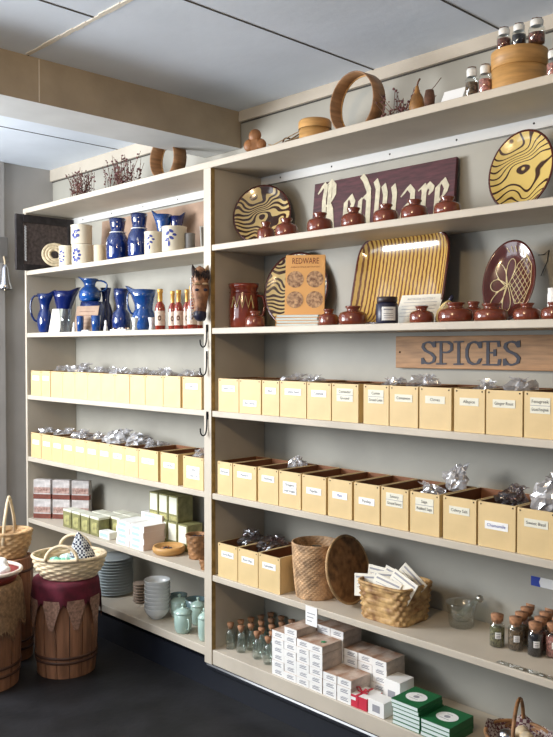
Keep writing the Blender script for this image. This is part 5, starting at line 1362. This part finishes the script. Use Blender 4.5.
# handled basket with plaid cloth at the lower right corner
yb_ = .115; r = .100; x = XP(518, yb_, Z6+.05)
t = thing('handled_basket', 'dark round basket with a bent handle and plaid lining on the bottom shelf', 'basket', (x, yb_, Z6+.0005), 20)
h = .062
basket(t, [(r*.78, 0), (r, h)], 26, 8, .002, 'wicker_dark', .006)
MB().tube([(0, r*.97*math.cos(PI*i/16), h+.105*math.sin(PI*i/16)) for i in range(17)], .006, 8).build('handle', 'wicker_dark', t)
def cl(p, a, q, z): return Vector((p.x, p.y, z+.008*math.sin(a*5)+.005*math.sin(a*9)))
MB().lathe([(.0005, h*.35), (r*.6, h*.42), (r*.86, h*.8), (r*.93, h*1.06), (r*1.0, h*1.16)], 50, fn=cl, cap=False).build('plaid_lining', 'plaid', t)
for i, (dx, dy, m_) in enumerate(((-.03, -.02, 'stainless'), (.025, .01, 'wicker_pale'), (-.005, .035, 'wicker_pale'))):
    o = thing('tea_ball' if i == 0 else 'soap_ball', ('shiny metal tea ball in the handled basket', 'pale soap ball at the right inside the handled basket', 'pale soap ball at the back inside the handled basket')[i], 'ball', (x+dx, yb_+dy, Z6+.0005+h*.42+.026))
    MB().sphere((0, 0, 0), .024, 0, 22, 14).build('ball', m_, o)
    MB().tube([(.0245*math.cos(2*PI*j/24), .0245*math.sin(2*PI*j/24), 0) for j in range(24)], .0012, 5, closed=True).build('band', 'steel' if i == 0 else 'paper_tan', o)

# ================================================================== barrels and baskets on the floor at the left
def barrel(x, y, r, h, label, n=15, hoops=(.12, .2), belly=.06):
    t = thing('barrel', label, 'barrel', (x, y, .0005))
    def rad(z): return r*(1-belly+belly*2*math.sin(PI*min(1, max(0, z/h*.9+.05)))*.9)
    NS = 10
    for i in range(n):
        a0, a1 = 2*PI*(i+.03)/n, 2*PI*(i+.97)/n; m = MB(); vs = []; q = 4
        for zi in range(NS+1):
            z = h*zi/NS
            for a in [a0+(a1-a0)*j/q for j in range(q+1)]: vs.append((rad(z)*math.cos(a), rad(z)*math.sin(a), z))
            for a in [a1-(a1-a0)*j/q for j in range(q+1)]: vs.append(((rad(z)-.012)*math.cos(a), (rad(z)-.012)*math.sin(a), z))
        w = 2*(q+1); fs = [[zi*w+j, zi*w+(j+1) % w, (zi+1)*w+(j+1) % w, (zi+1)*w+j] for zi in range(NS) for j in range(w)]
        fs += [list(range(w-1, -1, -1)), list(range(NS*w, NS*w+w))]
        m.add(vs, fs, 0); m.build('stave', 'barrel_wood', t)
    for z in hoops+(1-hoops[0], ):
        zz = z*h; rr = rad(zz)+.0012
        MB().lathe([(rr, zz-.006), (rr+.003, zz-.005), (rr+.003, zz+.005), (rr, zz+.006)], 40, cap=False).build('hoop', 'hoop_dark', t)
    MB().lathe([(.0005, h-.02), (rad(h)-.013, h-.02), (rad(h)-.013, h-.005), (.0005, h-.005)], 30, cap=False).build('head', 'barrel_wood', t)
    return t, rad
fb = ON(58.5, 680.5, 0); dirb = Vector((cF.x, cF.y, 0)).normalized()
rb = 31.5*DEP(fb.x, fb.y, .2)/FPX; cb = fb+dirb*rb
hb = ZP(577, cb.x, cb.y)
barrel(cb.x, cb.y, rb*.97, hb, 'small wooden barrel draped with a dark red lace-edged cloth', hoops=(.17, .22))
# the cloth
t = thing('barrel_cloth', 'dark red cloth with tan lace points draped over the small barrel', 'cloth', (cb.x, cb.y, 0), FRONT)
NP = 9; NA = 108
def hem(a): return abs(((a*NP/(2*PI)) % 1)-.5)*2
vs = []; rings = 9; R0 = rb*1.04
for i in range(rings+5):
    for j in range(NA):
        a = 2*PI*j/NA
        if i <= 4: q = R0*(i/4)*.995+.0005; z = hb+.003+.0005*i
        else:
            v = (i-4)/rings; drop = .080+.075*(1-hem(a)); fl = 1+.02+.045*math.sqrt(v)+.035*v*math.sin(a*8+1); q = R0*fl; z = hb+.003-drop*v
        vs.append((q*math.cos(a), q*math.sin(a), z))
fs = [[i*NA+j, i*NA+(j+1) % NA, (i+1)*NA+(j+1) % NA, (i+1)*NA+j] for i in range(rings+4) for j in range(NA)]
MB().add(vs, fs, 0, True).build('cloth', 'cloth_red', t)
for k in range(NP):
    a = 2*PI*(k+.5)/NP; n = 5; m = MB(); vs = []
    for i in range(6):
        v = i/5
        for j in range(n):
            aa = a+(j/(n-1)-.5)*.62*(1-v*.8)*(.75 if i == 0 else 1); q = R0*(1.085+.012*math.sin(aa*8+1)+.02*v); vs.append((q*math.cos(aa), q*math.sin(aa), hb-.065-.125*v))
    fs = [[i*n+j, i*n+j+1, (i+1)*n+j+1, (i+1)*n+j] for i in range(5) for j in range(n-1)]
    m.add(vs, fs, 0, True); m.build('lace_point', 'lace', t)
# pale basket with two handles
def two_handled(x, y, z, r, h, label, m='wicker_pale', sy=.8, rz=FRONT, nst=26):
    t = thing('wicker_basket', label, 'basket', (x, y, z), rz)
    basket(t, [(r*.72, 0), (r*.92, h*.45), (r, h)], nst, 9, .0042, m, .008, sy=sy, thick=.010)
    return t
rk = 37*DEP(cb.x, cb.y, hb)/FPX; zb = hb+.0075
hk = .095; bx, by = cb.x+.012, cb.y+.01
t = two_handled(bx, by, zb, rk, hk, 'pale wicker basket with two hoop handles on the red-draped barrel')
for s_ in (-1, 1):
    pts = [(-rk*.02+rk*.42*math.cos(PI*i/14), s_*rk*.8*(.94-.10*math.sin(PI*i/14)), hk+.062*math.sin(PI*i/14)) for i in range(15)]
    MB().tube(pts, .0075, 8).build('handle', 'wicker_pale', t)
# what lies in the pale basket
GS = 'green wrapped soaps in the pale basket'
for i, (dx, dy, m_, lab) in enumerate(((-.055, -.02, 'green_soap', 'bright green wrapped soap at the left in the pale basket'), (-.005, -.035, 'green_soap', 'bright green wrapped soap at the middle of the pale basket'), (.035, -.03, 'aqua', 'pale aqua wrapped soap beside the checked cloth'), (-.02, .04, 'aqua', 'pale aqua wrapped soap at the back of the pale basket'))):
    q = Matrix.Rotation(math.radians(FRONT), 3, 'Z') @ Vector((dx, dy, 0))
    t = thing('soap', lab, 'soap', (bx+q.x, by+q.y, zb+hk*.74), FRONT+rnd.uniform(-30, 30), GS)
    MB().sphere((0, 0, 0), .03, 0, 18, 12, (1.15, .75, .6)).build('bar', m_, t)
    MB(RY(90)).lathe([(.0235, -.004), (.0242, 0), (.0235, .004)], 24, cap=False, sx=.80, sy=1.0).build('paper_band', 'aqua' if m_ != 'aqua' else 'paper_white', t)
o = MB().lathe([(.0005, 0), (rk*.80, 0), (rk*.86, .006), (.0005, .012)], 30, sy=.8, cap=False).build('tissue', 'paper_tan', None, (bx, by, zb+hk*.48)); o.rotation_euler.z = math.radians(FRONT); tag(o, 'tan tissue lining the bottom of the pale basket', 'paper')
q = Matrix.Rotation(math.radians(FRONT), 3, 'Z') @ Vector((.060, -.005, 0))
def fold(p, a, r, z): return Vector((p.x*(1+.15*math.sin(a*3)), p.y*(1+.15*math.cos(a*2)), z))
o = MB(RY(-8)).lathe([(.060, 0), (.053, .035), (.034, .085), (.012, .126), (.0005, .138)], 22, sy=.7, fn=fold).build('checked_cloth', 'gingham', None, (bx+q.x, by+q.y, zb+hk*.62)); o.rotation_euler.z = math.radians(FRONT); tag(o, 'black and white checked cloth standing peaked in the pale basket', 'cloth')
# larger barrel at the left edge with burlap and a red tray of white bags
fl_ = ON(2, 697, 0); rl = .150; cl_ = Vector((fl_.x, fl_.y, 0))+dirb*rl*.97
k_ = 18.5*DEP(cl_.x, cl_.y, .2)/FPX
hl = ZP(582, cl_.x, cl_.y)
cxl = cl_.x-cR.x*(rl-k_*.28); cyl = cl_.y-cR.y*(rl-k_*.28)
barrel(cxl, cyl, rl, hl, 'wooden barrel cut by the left edge, hung with burlap', n=16, hoops=(.14, .22))
t = thing('burlap_cloth', 'brown fringed burlap hanging over the barrel at the left edge', 'cloth', (cxl, cyl, 0), FRONT)
vs = []; NA = 80; R0 = rl*1.03
for i in range(12):
    for j in range(NA):
        a = 2*PI*j/NA; v = max(0, (i-3)/8)
        qq = R0*(i/3)+.0005 if i <= 3 else R0*(1.02+.07*math.sqrt(v)+.04*v*math.sin(a*7))
        drop = .10+.10*max(0, math.sin(a+2.5))+.02*math.sin(a*11)
        vs.append((qq*math.cos(a), qq*math.sin(a), hl+.003-(drop*v)))
fs = [[i*NA+j, i*NA+(j+1) % NA, (i+1)*NA+(j+1) % NA, (i+1)*NA+j] for i in range(11) for j in range(NA)]
MB().add(vs, fs, 0, True).build('cloth', 'burlap', t)
m = MB()
for j in range(NA):
    a = 2*PI*j/NA; drop = .10+.10*max(0, math.sin(a+2.5))+.02*math.sin(a*11); qq = R0*(1.09+.04*math.sin(a*7))
    m.tube([(qq*math.cos(a), qq*math.sin(a), hl+.005-drop), (qq*1.01*math.cos(a+.02), qq*1.01*math.sin(a+.02), hl-.022-drop)], .0018, 4)
m.build('fringe', 'burlap', t)
t = thing('oval_tray', 'dark red oval tray with a pale rim on the burlap-hung barrel', 'tray', (cxl, cyl, hl+.0045), FRONT)
ra = rl*1.12; ht = .055
MB().lathe([(.0005, 0), (ra*.80, 0), (ra*.95, ht*.8), (ra*.93, ht*.8), (ra*.78, .006), (.0005, .006)], 44, sy=.85, cap=False).build('body', 'red_rim', t)
MB().tube([(ra*.95*math.cos(2*PI*j/44), ra*.95*.85*math.sin(2*PI*j/44), ht*.86) for j in range(44)], .0085, 8, closed=True).build('rim', 'white_rim', t)
for i, (dx, dy, s_) in enumerate(((.0, -.02, .048), (.06, .02, .042), (-.06, .02, .045), (.095, -.025, .03))):
    q = Matrix.Rotation(math.radians(FRONT), 3, 'Z') @ Vector((dx, dy, 0))
    t = thing('paper_parcel', ('white crumpled parcel at the front of the red oval tray', 'white crumpled parcel at the back right of the red oval tray', 'white crumpled parcel at the back left of the red oval tray', 'small white crumpled parcel at the right rim of the red oval tray')[i], 'parcel', (cxl+q.x, cyl+q.y, hl+.034+s_*.72), rnd.uniform(0, 90), 'white parcels in the oval tray')
    off = Vector((i*2.3, i, 0))
    MB().sphere((0, 0, 0), s_, 0, 20, 14, (1, .85, .8), fn=lambda p: p*(1+.35*noise.noise(p*38+off))).build('wrap', 'paper_white', t)
    m = MB(); m.tube([(s_*1.02*math.cos(2*PI*j/20), 0, s_*.82*math.sin(2*PI*j/20)) for j in range(20)], .0016, 5, closed=True); m.build('string', 'paper_tan', t)
# keg and tall-handled basket behind
kx, ky = cb.x-cR.x*.300+dirb.x*.15, cb.y-cR.y*.300+dirb.y*.15
kz = ZP(556, kx, ky)
barrel(kx, ky, .105, kz, 'dark keg standing behind, under the basket with a tall handle', n=12)
rk2 = 23*DEP(kx, ky, kz)/FPX
t = thing('wicker_basket', 'honey wicker basket with one tall pointed handle at the left edge', 'basket', (kx, ky, kz+.001), FRONT)
hk2 = ZP(531, kx, ky)-kz
basket(t, [(rk2*.70, 0), (rk2*.92, hk2*.5), (rk2, hk2)], 24, 9, .0035, 'wicker', .007, sy=.85, thick=.009)
top = ZP(497, kx, ky)-kz
for s_ in (-1, 1): MB().tube([(0, s_*rk2*.84, hk2*.6), (.0, s_*rk2*.62, hk2+(top-hk2)*.35), (0, s_*rk2*.22, hk2+(top-hk2)*.85), (0, 0, top)], .0075, 8).build('handle', 'wicker_pale', t)
for i, (dx, dy, m_) in enumerate(((-.05, 0, 'paper_white'), (.02, -.03, 'dried_straw'), (.05, .03, 'paper_tan'), (-.01, .05, 'carved_wood'))):
    q = Matrix.Rotation(math.radians(FRONT), 3, 'Z') @ Vector((dx, dy, 0))
    o = MB().sphere((0, 0, 0), .034, 0, 16, 10, (1.2, .9, .7), fn=lambda p: p*(1+.2*noise.noise(p*30))).build('wrapped_bundle', m_, None, (kx+q.x, ky+q.y, kz+hk2*.62)); tag(o, ('white bundle', 'straw-coloured bundle', 'tan bundle', 'reddish bundle')[i]+' in the basket with the tall pointed handle', 'bundle', 'bundles in the tall-handled basket')

# ------------------------------------------------------------------ light, camera, view
def area(name, loc, rot, sx, sy, power, col):
    l = bpy.data.lights.new(name, 'AREA'); l.shape = 'RECTANGLE'; l.size = sx; l.size_y = sy; l.energy = power; l.color = col
    o = bpy.data.objects.new(name, l); COL.objects.link(o); o.location = loc; o.rotation_euler = rot
    return o
area('window_daylight', (XW+.45, -2.05, 1.75), (math.radians(84), 0, math.radians(-90+47)), 1.2, .9, 118, (.93, .96, 1.0))
area('added_front_fill', (-.3, -4.4, 1.8), (PI/2, 0, 0), 2.2, 1.2, 38, (.88, .94, 1.0))  # added fill out of view for frontal light and gloss; no window built
l = bpy.data.lights.new('ceiling_lamp', 'POINT'); l.energy = 42; l.color = (1.0, .72, .42); l.shadow_soft_size = .09
o = bpy.data.objects.new('ceiling_lamp', l); COL.objects.link(o); o.location = (1.5, -1.9, 2.25)
wd = bpy.data.worlds.new('World'); SC.world = wd; wd.use_nodes = True
bgn = wd.node_tree.nodes['Background']; bgn.inputs['Color'].default_value = (.74, .84, 1.0, 1); bgn.inputs['Strength'].default_value = .30
cam = bpy.data.cameras.new('Camera'); co = bpy.data.objects.new('Camera', cam); COL.objects.link(co)
cam.sensor_fit = 'VERTICAL'; cam.sensor_height = 36; cam.lens = FPX/737*36
co.location = CAM; co.rotation_euler = cF.to_track_quat('-Z', 'Y').to_euler()
cam.clip_start = .05
SC.camera = co
SC.view_settings.view_transform = 'Standard'; SC.view_settings.look = 'None'; SC.view_settings.gamma = 1
SC.view_settings.use_curve_mapping = False
SC.view_settings.exposure = 0
SC.cycles.max_bounces = 8; SC.cycles.transparent_max_bounces = 16
